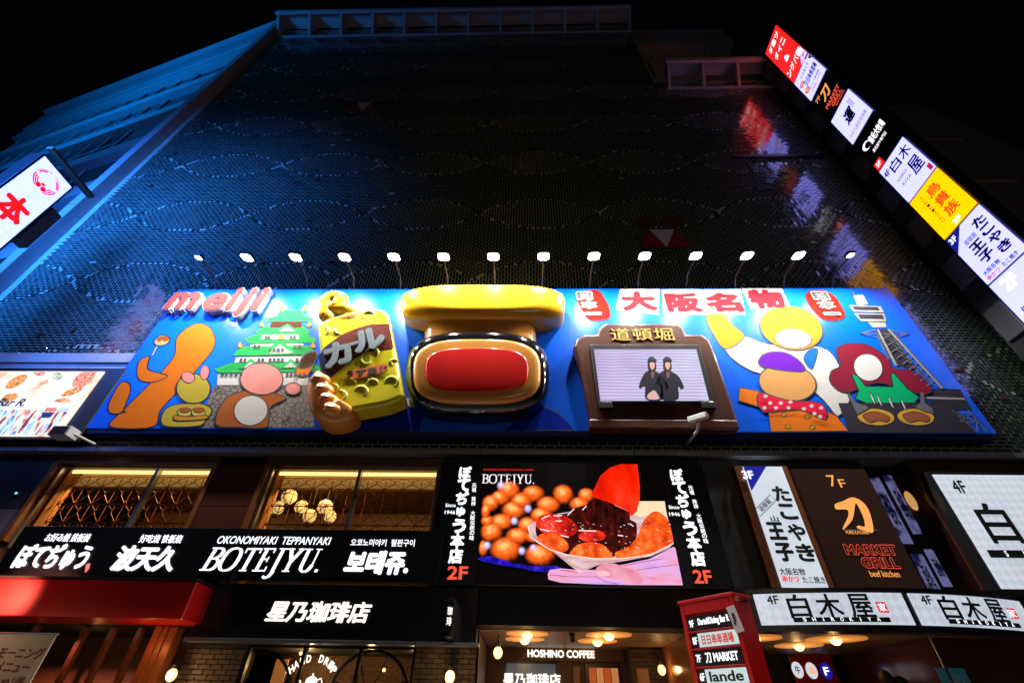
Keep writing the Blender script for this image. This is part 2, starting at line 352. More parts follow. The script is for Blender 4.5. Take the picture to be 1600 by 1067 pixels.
for t in single:
    o = bpy.data.objects.new('tile', t0); COL.objects.link(o); o.parent = B; o.location = (t[0], random.uniform(-.002, .001), t[1]); o.rotation_euler = (random.gauss(0, .01), 0, random.gauss(0, .006))
    if t[2] < t[3]: o.rotation_euler = (0, math.pi / 2, 0)
# ledges (z 6.3 between shops and tiles; z 9.2 left)
b = MB()
for i in range(10): b.box(-19 + i * 3.6 + .006, -19 + (i + 1) * 3.6 - .006, -.22, 0, 6.30, 6.42)
LEDGE = mat('ledge_metal', (0.32, 0.33, 0.36), 0.32, metal=.4, vary=.2, scale=2)
b.build('ledge', LEDGE, B, bevel=.01)
b = MB().box(-17.2, -10.85, -.25, 0.0, 8.95, 9.28); b.box(-17.2, -10.85, -.2, 0.02, 8.72, 8.95)
b.build('ledge', mat('upper_ledge_metal', (0.42, 0.43, 0.46), 0.45, vary=.15), B, bevel=.012)
# corner fin on the left
b = MB()
for i in range(5): b.box(-17.55, -17.2, -.45, .3, 1 + 7.72 * i + .01, 1 + 7.72 * (i + 1) - .01)
b.build('corner_fin', mat('fin_metal', (0.34, 0.33, 0.33), 0.5, vary=.1), B, bevel=.02)
# roof parapets with ribs
def parapet(x0, x1, z, n, cant=1.1):
    p = MB().box(x0, x1, -cant, -cant + .18, z + .35, z + .75).box(x0, x1, -cant + .05, .02, z + .76, z + .9).build('parapet_rail', CONC, B, bevel=.02)
    for i in range(n):
        x = x0 + .1 + (x1 - x0 - .25) * i / (n - 1)
        MB().prism([(x, 0.02, z - .9), (x, -cant + .19, z + .35), (x, -cant + .19, z + .75), (x, 0.02, z + .75)], X_, .14).build('rib', CONC, p)
    MB().box(x0, x1, -.06, 0.02, z - 1.1, z - .95).build('moulding', CONC, p)
parapet(-17.2, 7.3, 38.2, 12)
parapet(7.75, 13.6, 28.7, 4, .9)
p = MB().box(7.9, 13.9, .6, 2, 31.2, 33.6).box(7.3, 13.9, .4, 2, 36, 38.8).build('set_back_wall', CONC, B)
MB().box(7.5, 13.9, 2.0, 5, 28.7, 38.5).build('recess_wall', mat('dark_wall', (.05, .05, .055), .8), B)
for x in (8.6, 10.4, 12.2): MB().prism([(x, 1.99, 34.2), (x, .9, 36), (x, 1.99, 36)], X_, .2).build('rib', CONC, B)
# small wall mosaics
ROSE = mat('mosaic_red', (0.30, 0.012, 0.012), .4); CREAM = mat('mosaic_white', (.6, .58, .55), .4); RUST = mat('mosaic_rust', (.09, .02, .014), .5)
z7 = zoomed(900, 20, 2.286); z6 = zoomed(400, 20, 2.667)
for zz, q in ((z7, [[(235, 838), (260, 775), (325, 838)], [(350, 775), (415, 838), (325, 838)], [(260, 775), (350, 775), (325, 838)]]),
              (z6, [[(365, 412), (425, 375), (438, 412)], [(482, 375), (505, 412), (438, 412)], [(425, 375), (482, 375), (438, 412)]])):
    p = cut('wall_mosaic', zz(*q[0]), -.016, .01, ROSE, B); cut('mosaic_piece', zz(*q[1]), -.016, .01, ROSE, p); cut('mosaic_piece', zz(*q[2]), -.0165, .01, CREAM, p)
for cx in (248, 340): cut('round_mosaic', zoomed(900, 20, 2.286)(*oval(cx, 747, 38, 22)), -.016, .008, RUST, B)
b = MB()
for i in range(46):                                                     # dark missing tiles / fixings
    x = random.uniform(-16.5, 12.5); z = random.choice([random.uniform(12.6, 22), random.uniform(7, 12) if abs(x) > 11.2 else 13.4]); b.box(x, x + random.uniform(.08, .24), -.03, .0, z, z + .1)
b.build('tile_fixings', mat('rusty_fixing', (.05, .015, .01), .8), B, kind='stuff')
MB().box(9.0, 12.9, -.12, 0, 20.15, 20.35).build('cable_tray', BLACK, B)

# ------------------------------------------------------------------ billboard
BY = -0.35
bx0, bx1, bz0, bz1 = -10.86, 11.1, 6.84, 11.77
BB = thing('advertising_billboard', 'long blue painted billboard with a green castle and a grey tower', 'billboard', (0, BY, bz0))
BLUE = mat('billboard_blue', (0.0, 0.115, 0.90), 0.26, vary=.05, scale=.6, spec=.5)
MB().box(bx0, bx1, BY, -.02, bz0, bz1).build('panel', BLUE, BB, bevel=.015)
MB().box(bx0 + .1, bx1 - .1, BY + .04, -.02, bz0 - .10, bz0 - .003).build('bottom_frame', mat('navy_frame', (.01, .02, .12), .5), BB)
for i in range(1, 9):
    x = bx0 + (bx1 - bx0) * i / 9; MB().box(x - .004, x + .004, BY - .0015, BY + .01, bz0 + .02, bz1 - .02).build('panel_joint', mat('joint_blue', (0, .06, .5), .6), BB)
_k = [0]
def lay(): _k[0] += 1; return BY - .004 - .0035 * (_k[0] % 14 + 1)
def art(name, pts, mt, parent=None, line=.035, Y=None, smooth=True, n=5):
    px = smooth_px(pts, n) if smooth else pts
    return cut(name, px, Y if Y is not None else lay(), .003, mt, parent or BB, line, INK)
def paint(n, c, r=.5): return mat('paint_' + n, c, .75, vary=.05, spec=.05)
P_OR = paint('orange', (.75, .17, .01)); P_OL = paint('olive', (.48, .36, .04)); P_BR = paint('brown', (.36, .09, .02)); P_PK = paint('pink', (.72, .25, .22))
P_CR = paint('cream', (.60, .56, .52)); P_GR = paint('green', (.02, .42, .08)); P_TN = paint('tan', (.62, .30, .10)); P_OC = paint('ochre', (.52, .24, .02))
P_PU = paint('purple', (.14, .01, .45)); P_MA = paint('maroon', (.22, .01, .03)); P_GN = paint('apron_green', (.0, .38, .14)); P_RD = paint('red', (.8, .015, .01))
P_GY = paint('grey', (.13, .13, .15)); P_DK = paint('dark', (.035, .03, .045)); P_WT = paint('white', (.62, .60, .58)); P_GD = paint('gold', (.55, .3, .03)); P_DB = paint('dark_brown', (.07, .025, .01)); P_ST = paint('tower_stone', (.32, .31, .27))
P_NV = paint('deep_blue', (0.0, .02, .42))
z1 = zoomed(120, 430, 3.9525); z4 = zoomed(1100, 430, 3.3333); z3 = zoomed(870, 430, 3.953)
MUR = True
# castle
Yc = BY - .006
cs = cut('castle_painting', z1((850, 680), (1430, 680), (1470, 940), (740, 940)), Yc, .003, mat_cells('stone_print', (.01, .01, .01), (.20, .15, .11), 7.5, .09), BB)
def cp(name, pts, mt, k, line=.02): return cut(name, z1(*pts), Yc - .004 * k, .003, mt, cs, line, INK)
cp('castle_wall', [(870, 610), (1440, 600), (1425, 680), (865, 680)], P_CR, 1)
cp('castle_roof', [(845, 578), (955, 540), (1450, 535), (1525, 578), (1490, 594), (880, 603)], P_GR, 2)
cp('castle_wall', [(985, 505), (1420, 498), (1425, 540), (972, 542)], P_CR, 1)
cp('castle_roof', [(958, 496), (1012, 440), (1430, 435), (1485, 478), (1470, 496)], P_GR, 2)
cp('castle_wall', [(1075, 425), (1400, 420), (1405, 458), (1062, 460)], P_CR, 1)
cp('castle_roof', [(1033, 395), (1100, 368), (1420, 364), (1482, 398), (1470, 416), (1060, 420)], P_GR, 2)
cp('castle_wall', [(1145, 368), (1370, 365), (1376, 396), (1138, 397)], P_CR, 3)
cp('castle_roof', [(1103, 350), (1150, 318), (1400, 318), (1442, 348), (1436, 364), (1120, 365)], P_GR, 4)
cp('castle_wall', [(1205, 280), (1392, 280), (1385, 325), (1192, 326)], P_DB, 5)
cp('castle_roof', [(1172, 268), (1235, 250), (1255, 215), (1385, 215), (1405, 250), (1458, 268), (1440, 284), (1180, 284)], P_GR, 6)
for a in ([(1130, 495), (1250, 400), (1385, 488)], [(1000, 578), (1075, 515), (1150, 576)], [(1250, 576), (1320, 518), (1392, 572)], [(1212, 350), (1300, 300), (1385, 350)]):
    cp('gable', a, P_GR, 7); c = [sum(q[0] for q in a) / 3, sum(q[1] for q in a) / 3 + 6]
    cp('gable_face', [(c[0] + (x - c[0]) * .62, c[1] + (y - c[1]) * .62) for x, y in a], P_CR, 8, .012)
for gx, gy, s in ((1263, 205, 1), (1408, 205, 1), (1145, 302, .9), (1436, 302, .9), (1010, 430, 1), (1460, 430, 1), (1265, 380, 1)):
    cp('gold_ornament', smooth_px([(gx - 14 * s, gy + 16 * s), (gx - 12 * s, gy - 4 * s), (gx + 2 * s, gy - 22 * s), (gx + 6 * s, gy - 6 * s), (gx + 14 * s, gy + 2 * s), (gx + 12 * s, gy + 16 * s)], 2), P_GD, 9, .012)
b = MB()
for yy, xs in ((382, (1170, 1190, 1325, 1345)), (440, (1100, 1125, 1350, 1375)), (522, (1015, 1040, 1125, 1150, 1195, 1220, 1245, 1270, 1360)), (462, (1195, 1220, 1245, 1270)), (612, (900, 925, 955, 985, 1015, 1300, 1325, 1350, 1380, 1405))):
    for x in xs:
        b.prism([at(*q, Yc - .0135) for q in z1((x - 8, yy - 10), (x + 8, yy - 10), (x + 7, yy + 10), (x - 9, yy + 10))], N_, .002)
b.build('castle_windows', INK, cs)
b = MB()
for (ya, xa, yb, xb, n) in ((220, 1260, 250, 1245, 8), (325, 1155, 350, 1125, 14), (372, 1110, 400, 1060, 18), (442, 1020, 485, 975, 22), (542, 970, 580, 890, 26)):
    for i in range(n):
        t = i / (n - 1); xtop = xa + (1400 + (ya - 220) * .12 - xa) * t
        xbot = xb + (1420 + (yb - 250) * .18 - xb) * t
        b.ribbon([at(*q, Yc - .0125) for q in z1((xtop, ya), (xbot, yb))], .008, N_, .0015, closed=False)
b.build('roof_ridges', mat('dark_green', (.0, .14, .03), .6), cs, kind='stuff')
# tower
Yt = BY - .006
tw = cut('tower_painting', z4((885, 280), (965, 280), (1110, 500), (1000, 470)), Yt, .003, P_DK, BB, .02, INK)
def tp(name, pts, mt, k=1, line=.02): return cut(name, z4(*pts), Yt - .004 * k, .003, mt, tw, line, INK)
tp('tower_spire', [(775, 105), (830, 100), (858, 152), (798, 160)], P_ST); tp('viewing_deck', [(752, 155), (920, 160), (938, 195), (778, 190)], P_ST)
tp('deck_windows', [(772, 163), (905, 167), (915, 182), (785, 180)], P_DK, 2); tp('viewing_deck', [(780, 197), (938, 198), (952, 242), (816, 240)], P_ST)
tp('deck_windows', [(800, 205), (930, 207), (938, 228), (815, 226)], P_DK, 2); tp('tower_neck', [(850, 242), (945, 245), (952, 272), (880, 273)], P_ST)
tp('tower_base', [(1130, 588), (1335, 595), (1392, 700), (1200, 695)], P_DK); tp('base_rail', [(1150, 630), (1355, 636), (1362, 650), (1160, 645)], P_ST, 2)
lg = [((888, 280), (960, 440)), ((900, 280), (1010, 470)), ((958, 280), (1110, 500)), ((968, 280), (1250, 588)), ((812, 303), (1065, 305)), ((812, 303), (885, 285)), ((1065, 305), (965, 285)), ((830, 306), (900, 322)), ((1065, 305), (985, 325)), ((775, 85), (778, 105)), ((1290, 700), (1425, 818)), ((1375, 700), (1475, 818)), ((1300, 715), (1385, 715)), ((1330, 760), (1420, 762)), ((1310, 722), (1425, 760)), ((1390, 722), (1335, 760)), ((1425, 815), (1420, 762))]
for i in range(9):
    t = i / 9; x = 985 + 240 * t; y = 300 + 265 * t; lg.append(((x, y), (x - 75 + 40 * t, y + 45))); lg.append(((x - 60, y), (x + 5, y + 38)))
    x = 893 + 70 * t; y = 290 + 150 * t; lg.append(((x, y), (x + 22 + 15 * t, y + 25)))
bars('tower_lattice', [z4(*s) for s in lg], Yt - .012, .028, P_GY, tw)
bars('tower_cables', [z4(*s) for s in (((960, 282), (1240, 588)), ((905, 282), (1000, 470)))], Yt - .0125, .05, P_ST, tw)
# banner flags
fl = [z3((390, 85), (640, 85), (625, 245), (362, 215)), z3((645, 87), (893, 86), (925, 246), (660, 249)), z3((897, 87), (1138, 86), (1165, 246), (912, 240)), z4((195, 68), (405, 68), (455, 175), (240, 175))]
P_KR = paint('banner_red', (.30, .012, .02))
for i, (f, ch) in enumerate(zip(fl, '大阪名物')):
    fo = cut('banner_cloth', f, BY - .006 - .005 * (i % 2), .004, P_WT, BB, .02, INK)
    cx = sum(q[0] for q in f) / 4; cy = sum(q[1] for q in f) / 4; c = at(cx, cy, BY - .0165)
    text(ch, c, 1.05, .80, P_KR, fo, depth=.003, off=.075, name='character')
# painted lanterns
for q, c, s in ((z3((150, 105), (250, 92), (300, 150), (328, 215), (318, 270), (215, 280), (175, 250), (130, 160)), [(922 - 2, 477)], 0), (z4((545, 85), (620, 78), (680, 110), (715, 160), (735, 210), (700, 235), (620, 230), (565, 180), (530, 120)), [(1291, 477)], 1)):
    lo = art('lantern_painting', q, paint('lantern_red', (.55, .008, .004)), Y=BY - .03, line=.02)
    for i, ch in enumerate('日本一'):
        p = at(c[0][0] + (i - 1) * (7 if s == 0 else 9), c[0][1] + (i - 1) * 14.0 - 1, BY - .036)
        text(ch, p, .50, .37 if ch != '一' else .13, P_WT, lo, depth=.002, off=.12, name='character'); text(ch, p + N_ * .005, .44, .31 if ch != '一' else .07, INK, lo, depth=.002, off=.065, name='character')
# takoyaki stick, boat of takoyaki, fried skewer
cut('skewer', z1((462, 492), (472, 494), (508, 425), (498, 422)), BY - .01, .003, P_CR, BB, .012, INK)
art('dumpling', z1((478, 405), (515, 372), (560, 376), (575, 400), (550, 428), (505, 436), (480, 425)), paint('batter', (.55, .42, .14)), Y=BY - .014)
art('sauce', z1((495, 395), (520, 376), (560, 380), (570, 398), (545, 410), (528, 400), (510, 412)), P_BR, Y=BY - .019, line=0)
# plain rounded colour fields
art('colour_field', z1((735, 300), (830, 330), (850, 440), (760, 560), (650, 690), (520, 830), (470, 935), (205, 935), (290, 830), (420, 700), (500, 620), (600, 500), (620, 380)), P_OR, Y=BY - .010)
art('colour_field', z1((265, 670), (320, 665), (330, 720), (290, 830), (300, 845), (215, 855), (195, 800)), P_OR, Y=BY - .010)
art('colour_field', z1((380, 540), (450, 500), (440, 580), (560, 620), (470, 660), (380, 640)), P_OR, Y=BY - .012)
art('colour_field', z1(*oval(720, 700, 105, 92)), P_OL, Y=BY - .045)
art('colour_field', z1((540, 930), (530, 850), (600, 800), (760, 790), (835, 830), (800, 890), (750, 930)), P_OL, Y=BY - .041)
art('colour_field', z1(*oval(688, 630, 42, 34, 20)), P_PK, Y=BY - .049, line=.02); art('colour_field', z1(*oval(790, 600, 28, 44, 10)), P_PK, Y=BY - .049, line=.02)
bt = art('food_boat', z1((605, 865), (700, 872), (795, 862), (800, 885), (700, 896), (608, 895)), P_OC, Y=BY - .057, line=.02)
for x in (665, 750): d = art('dumpling', z1(*oval(x, 845, 44, 28)), paint('batter2', (.60, .45, .12)), bt, Y=BY - .053, line=.02); art('sauce', z1(*oval(x + 3, 832, 34, 16)), P_BR, bt, Y=BY - .061, line=.012)
art('colour_field', z1((870, 930), (860, 870), (920, 760), (1010, 720), (1120, 700), (1230, 730), (1290, 760), (1200, 810), (1185, 880), (1165, 938), (1000, 938)), P_BR, Y=BY - .045)
art('colour_field', z1(*oval(1075, 835, 105, 92, -15)), P_CR, Y=BY - .049, line=.025)
art('colour_field', z1(*oval(1140, 640, 132, 98)), P_PK, Y=BY - .053)
cut('skewer', z1((1350, 625), (1362, 628), (1350, 665), (1338, 662)), BY - .041, .003, P_CR, BB, .015, INK)
sk = art('fried_skewer', z1((1420, 480), (1470, 468), (1482, 500), (1440, 600), (1400, 625), (1355, 615), (1355, 585), (1385, 520)), P_OR, Y=BY - .045)
art('sauce', z1((1420, 482), (1470, 470), (1482, 500), (1450, 560), (1400, 575), (1370, 570), (1388, 520)), P_DB, sk, Y=BY - .051, line=.02)
art('colour_field', z1(*oval(1335, 700, 48, 36)), P_PK, Y=BY - .056)
# right half colour fields
art('colour_field', z4((12, 212), (100, 205), (140, 250), (210, 320), (115, 385), (50, 310)), P_OC, Y=BY - .024)
art('colour_field', z4((205, 318), (340, 360), (600, 372), (690, 440), (740, 560), (765, 640), (700, 735), (620, 650), (500, 560), (250, 500), (110, 388)), P_WT, Y=BY - .022, n=3)
art('colour_field', z4(*oval(455, 275, 165, 112, 12)), P_OC, Y=BY - .040)
art('colour_field', z4((540, 395), (590, 380), (585, 430), (560, 490), (520, 440)), paint('mid_blue', (.01, .13, .5)), Y=BY - .028, line=.02)
art('colour_field', z4(*oval(465, 330, 95, 50, 5)), P_WT, Y=BY - .044, line=.025)
art('colour_field', z4(*oval(435, 560, 150, 95, 8)), P_TN, Y=BY - .048)
art('colour_field', z4((290, 468), (300, 420), (350, 400), (430, 405), (500, 450), (522, 500), (400, 495)), P_PU, Y=BY - .052, n=4)
art('colour_field', z4((185, 585), (290, 603), (300, 690), (180, 652)), P_OR, Y=BY - .048, smooth=False)
art('colour_field', z4((335, 712), (480, 700), (620, 700), (690, 730), (752, 812), (350, 815)), P_OR, Y=BY - .056, smooth=False)
sf = art('spotted_field', z4((285, 610), (430, 650), (610, 665), (635, 755), (500, 700), (310, 712)), paint('crimson', (.70, .01, .05)), Y=BY - .060, n=3)
b = MB()
for x, y in ((320, 630), (345, 665), (315, 690), (375, 690), (400, 665), (450, 660), (520, 695), (560, 680), (575, 720), (610, 690), (605, 735), (440, 690)):
    b.prism([at(a, c, BY - .066) for a, c in z4(*oval(x, y, 11, 9, n=12))], N_, .002)
b.build('white_spots', P_WT, sf)
for x, y in ((415, 728), (540, 736), (437, 787), (565, 790)): art('button', z4(*oval(x, y, 13, 11, n=12)), P_GD, Y=BY - .062, line=.015)
art('colour_field', z4((690, 385), (760, 355), (870, 370), (960, 440), (990, 485), (1090, 500), (1185, 590), (1150, 620), (1050, 600), (900, 560), (740, 610), (660, 560), (665, 500), (710, 470)), P_MA, Y=BY - .044, n=4)
art('colour_field', z4(*oval(855, 480, 78, 68, 30)), P_WT, Y=BY - .048, line=.025)
art('colour_field', z4((768, 515), (800, 525), (840, 578), (985, 580), (972, 520), (985, 505), (1055, 585), (1120, 635), (1095, 668), (850, 668), (788, 640), (805, 600)), P_GN, Y=BY - .052, smooth=False)
art('griddle', z4((702, 668), (1280, 664), (1412, 820), (755, 816)), P_DK, Y=BY - .056, smooth=False)
for x, y in ((895, 738), (1103, 738)):
    o = art('savoury_pancake', z4(*oval(x, y, 98, 44, 5)), paint('pancake', (.62, .33, .04)), Y=BY - .060, line=.02)
    art('sauce', z4((x - 65, y - 12), (x - 20, y - 28), (x + 30, y - 22), (x + 70, y), (x + 60, y + 24), (x + 10, y + 18), (x - 30, y + 28), (x - 60, y + 8)), paint('pancake_sauce', (.30, .09, .04)), o, Y=BY - .067, line=.015)
for q in (((745, 615), (760, 618), (790, 662), (850, 680), (855, 695), (800, 725), (775, 680)), ((1125, 610), (1145, 612), (1152, 665), (1190, 690), (1200, 722), (1140, 705), (1095, 685), (1125, 665))):
    cut('spatula', z4(*q), BY - .072, .003, P_GY, BB, .015, INK)
for x, y in ((865, 610), (900, 620), (960, 630), (1025, 640)): art('steam_wisp', z4((x, y), (x + 12, y + 20), (x + 28, y + 58), (x + 22, y + 58), (x + 6, y + 30)), P_WT, Y=BY - .064, line=.012)
# central fields
art('colour_field', [(633, 622), (650, 640), (700, 655), (770, 660), (838, 640), (838, 622), (740, 600)], P_WT, Y=BY - .008)
cut('colour_field', [(548, 672), (590, 640), (634, 624), (662, 645), (655, 672)], BY - .006, .003, P_NV, BB, .03, INK)
cut('colour_field', [(790, 672), (815, 650), (838, 632), (872, 645), (897, 672)], BY - .006, .003, P_NV, BB, .03, INK)

MUR = False
# ---- raised pieces hung on the billboard
YEL = mat('glossy_straw_yellow', (.88, .46, .02), .18, vary=.06, coat=.6); SKIN = mat('glossy_tan', (.85, .34, .06), .22, vary=.06, coat=.5)
GBL = mat('glossy_black', (.006, .006, .008), .07, coat=1); GRD = mat('glossy_red', (.92, .008, .004), .25, coat=.4)
def sup(cx, cy, rx, ry, p=2.6, n=48):
    o = []
    for k in range(n):
        a = 6.2832 * k / n; c, s = math.cos(a), math.sin(a); o.append((cx + rx * abs(c) ** (2 / p) * (1 if c > 0 else -1), cy + ry * abs(s) ** (2 / p) * (1 if s > 0 else -1)))
    return o
def pad(name, pts_px, Y0, depth, mt, parent, rnd=.5, rings=7):          # cushion shaped relief: outline shrinks as it rises
    P = [at(a, c, Y0 - depth * .6) for a, c in pts_px]; P = [Vector((p.x, Y0, p.z)) for p in P]; cen = sum(P, Vector()) / len(P); v = []; f = []; n = len(P)
    size = min(max(p.x for p in P) - min(p.x for p in P), max(p.z for p in P) - min(p.z for p in P)) / 2; r = min(rnd, depth)
    for i in range(rings + 1):
        a = (i / rings) * math.pi / 2; sh = 1 - (1 - math.cos(a)) * r / size; yy = Y0 - (depth - r) - r * math.sin(a)
        for p in P: q = cen + (p - cen) * sh; v.append((q.x, yy, q.z))
    v += [(p.x, Y0, p.z) for p in P]
    for i in range(rings):
        for k in range(n): f.append((i * n + k, i * n + (k + 1) % n, (i + 1) * n + (k + 1) % n, (i + 1) * n + k))
    for k in range(n): f.append(((rings + 1) * n + k, (rings + 1) * n + (k + 1) % n, (k + 1) % n, k))
    f.append(tuple(range(rings * n, rings * n + n)))
    b = MB(); b.v = v; b.f = f; return b.build(name, mt, parent, smooth=True)
RL = thing('rounded_relief', 'large glossy relief of stacked yellow, tan and black rounded blocks with a red centre', 'relief', tuple(at(745, 640, BY)))
RL.location.y = BY
pad('tan_block', sup(750, 530, 88, 42, 3.2), BY, .55, SKIN, RL, .35)
pad('yellow_bar', sup(755, 477, 128, 27, 3.6), BY, .75, YEL, RL, .30)
k1 = pad('black_block', sup(746, 583, 113, 64, 3.0), BY, .70, GBL, RL, .40)
pad('tan_block', sup(745, 579, 100, 50, 3.1), BY - .68, .14, SKIN, RL, .13)
pad('red_block', sup(745, 578, 80, 34, 3.2), BY - .81, .04, GRD, RL, .03)
# snack packet
SN = thing('snack_packet_relief', 'tilted yellow snack packet model with a silver brand name mounted on the billboard', 'packet', tuple(at(570, 640, BY)))
SN.location.y = BY
zb = zoomed(480, 450, 4.85); SY = BY - .62
PKT = mat('packet_yellow', (.90, .76, .02), .28, vary=.08, coat=.4)
MB().prism([at(*q, SY) for q in zb((72, 285), (130, 240), (300, 180), (450, 155), (575, 158), (612, 190), (735, 822), (600, 875), (230, 940), (160, 700), (100, 560))], -N_, .60).build('packet', PKT, SN, bevel=.10, seg=5, smooth=False)
def sp(name, q, mt, k, par=SN, sm=True, line=0.0): return cut(name, smooth_px(zb(*q), 5) if sm else zb(*q), SY - .003 - .004 * k, .003, mt, par, line, INK)
bd = sp('brown_band', [(85, 520), (130, 450), (250, 360), (360, 310), (480, 275), (622, 270), (655, 455), (560, 470), (430, 490), (300, 580), (165, 690), (110, 640)], mat('packet_brown', (.17, .02, .012), .3, coat=.4), 0, sm=False)
sp('blue_fade', [(85, 520), (130, 450), (190, 410), (170, 560), (200, 660), (165, 690), (110, 640)], mat('packet_navy', (.02, .012, .10), .3, coat=.4), 1, bd, False)
CURL = mat('curl_print', (.58, .60, .04), .35, vary=.25, scale=8); CURL2 = mat('curl_shade', (.30, .22, .01), .4)
def curl(cx, cy, r, a0, a1, wd=.11, m=CURL):
    pts = [(cx + r * math.cos(math.radians(a0 + (a1 - a0) * i / 10)), cy + r * .85 * math.sin(math.radians(a0 + (a1 - a0) * i / 10))) for i in range(11)]
    P_ = [at(x, y, SY + .038) for x, y in zb(*pts)]
    MB().tube(P_, [.035 + .03 * math.sin(math.pi * (i + .6) / 11.2) for i in range(11)], 10).build('curl', m, SN, smooth=True)
for a in ((470, 225, 48, 150, 400), (125, 330, 40, 280, 430), (245, 325, 34, 60, 230), (495, 500, 45, 160, 420), (450, 550, 38, 20, 220), (330, 730, 42, 150, 380), (410, 790, 45, 180, 430), (500, 730, 36, 130, 380), (640, 720, 46, 150, 430), (250, 820, 46, 250, 470), (200, 765, 32, 200, 400), (660, 570, 26, 100, 330)): curl(*a)
SILV = mat('silver_lettering', (.50, .58, .64), .2, metal=.3, coat=.5)
for ch, x, y, w, h in (('カ', 235, 505, .74, .86), ('ー', 352, 432, .30, .12), ('ル', 470, 395, .86, .80)):
    c = at(*zb((x, y))[0], SY - .02); text(ch, c + N_ * .0, w, h, INK, bd, depth=.012, off=.11, rot=22, name='brand_lettering'); text(ch, c + N_ * .012, w * .95, h * .95, SILV, bd, depth=.05, off=.075, rot=22, name='brand_lettering')
cp2 = sp('flavour_label', [(305, 650), (330, 632), (570, 575), (600, 590), (600, 620), (575, 640), (340, 692), (310, 685)], mat('label_orange', (.85, .14, .01), .4), 4)
text('うすあじ', at(*zb((452, 633))[0], SY - .024), 1.05, .22, INK, cp2, rot=11, off=.04)
text('meiji', at(*zb((308, 215))[0], SY - .012), .42, .18, mat('packet_red', (.6, .005, .01), .4), SN, rot=12, off=.03)
pad('tan_cushion', smooth_px(zb((70, 640), (130, 650), (180, 720), (215, 830), (260, 925), (370, 935), (340, 1000), (200, 1040), (80, 1010), (15, 900), (5, 760)), 4), BY, .75, SKIN, SN, .35)
for (x, y) in ((95, 690), (120, 765), (155, 840), (190, 915)):
    pad('tan_roll', zb(*oval(x - 4, y, 82, 46, -8)), BY - .5, .36, SKIN, SN, .25)
YC = thing('corn_curl_relief', 'smooth yellow corn curl sticking out above the snack packet', 'snack model', tuple(at(525, 490, BY))); YC.location.y = BY
tp_ = [at(a, c, BY - .35) for a, c in zb((165, 225), (140, 175), (150, 110), (205, 80), (255, 95), (240, 135), (200, 160), (250, 158), (310, 165), (335, 200))]
tp_ = [Vector(q) for q in smooth_px([(p.x, p.z) for p in tp_], 3)[:-3]]; tp_ = [Vector((q.x, BY - .35, q.y)) for q in tp_]
n_ = len(tp_); MB().tube(tp_, [.17 + .07 * math.sin(math.pi * min(1, i / n_ + .1)) for i in range(n_)], 14).ball(tp_[0], .17).ball(tp_[-1], .17).build('curl_body', YEL, YC, smooth=True)

# brand letters standing off the billboard
ML = thing('brand_letters', 'raised salmon pink and white brand letters at the left end of the billboard', 'sign letters', tuple(at(345, 495, BY))); ML.location.y = BY
LF = mat('letter_pink', (.16, .03, .028), .8, spec=.1, emit=.42, ecol=(1, .25, .23), vary=.08); LW = mat('letter_white', (.5, .5, .5), .6)
c0 = at(263, 475, BY - .25).x; c1 = at(418, 475, BY - .25).x
for ch, x0, x1, y0, y1 in (('m', 262, 322, 463, 490), ('e', 320, 364, 464, 492), ('i', 361, 382, 456, 491), ('j', 372, 404, 456, 500), ('i', 400, 424, 456, 491)):
    cx = (x0 + x1) / 2; w = (at(x1, 475, BY - .25).x - at(x0, 475, BY - .25).x) * (.78 if ch in 'me' else .62); cy = (y0 + y1) / 2; h = at(cx, y0, BY - .25).z - at(cx, y1, BY - .25).z
    o = text(ch, at(cx, cy, BY - .01), w * 1.10, h * 1.10, LW, ML, depth=.17, off=.07, shear=.1, name='letter'); text(ch, at(cx, cy, BY - .01) + N_ * .195, w, h, LF, o, depth=.012, off=.045, shear=.1, name='letter_face')

# screen cabinet on the billboard
SCB = thing('screen_cabinet', 'dark brown arched cabinet with a gold place name over a video screen', 'screen cabinet', tuple(at(1010, 665, BY))); SCB.location.y = BY
CBM = mat('cabinet_brown', (.075, .018, .006), .32, vary=.25, scale=1.5, coat=.2); CY = BY - .34
body = [(924, 668), (912, 600), (900, 556), (896, 540), (900, 528), (912, 521), (932, 521), (934, 512), (944, 504), (1058, 504), (1068, 510), (1073, 521), (1098, 521), (1110, 530), (1120, 555), (1140, 612), (1158, 668)]
MB().prism([at(a, c, CY) for a, c in body], -N_, .32).build('cabinet', CBM, SCB, bevel=.12, seg=5)
MB().box(at(921, 662, CY).x, at(1153, 662, CY).x, CY - .015, BY - .03, at(1030, 669, CY - .015).z, at(1030, 655, CY - .015).z).build('base_board', CBM, SCB, bevel=.03)
fr = cut('screen_frame', [(921, 541), (1092, 541), (1115, 632), (934, 632)], CY - .01, .07, BLACK, SCB, bevel=.015)
SY2 = CY - .082
PIC = mat_photo('screen_picture', [(.2, (.42, .30, .62)), (.5, (.60, .52, .80)), (.8, (.72, .85, .95))], .5, 1.25, lines=3.4)
scn = cut('screen', [(928, 546), (1088, 546), (1108, 626), (938, 626)], SY2, .005, PIC, SCB)
def q3(name, pts, c, k=1, e=.5): return cut(name, smooth_px(z3(*pts), 4), SY2 - .006 - .003 * k, .002, E('pic_' + name + str(c), c, e), scn)
dk = (.012, .012, .03)
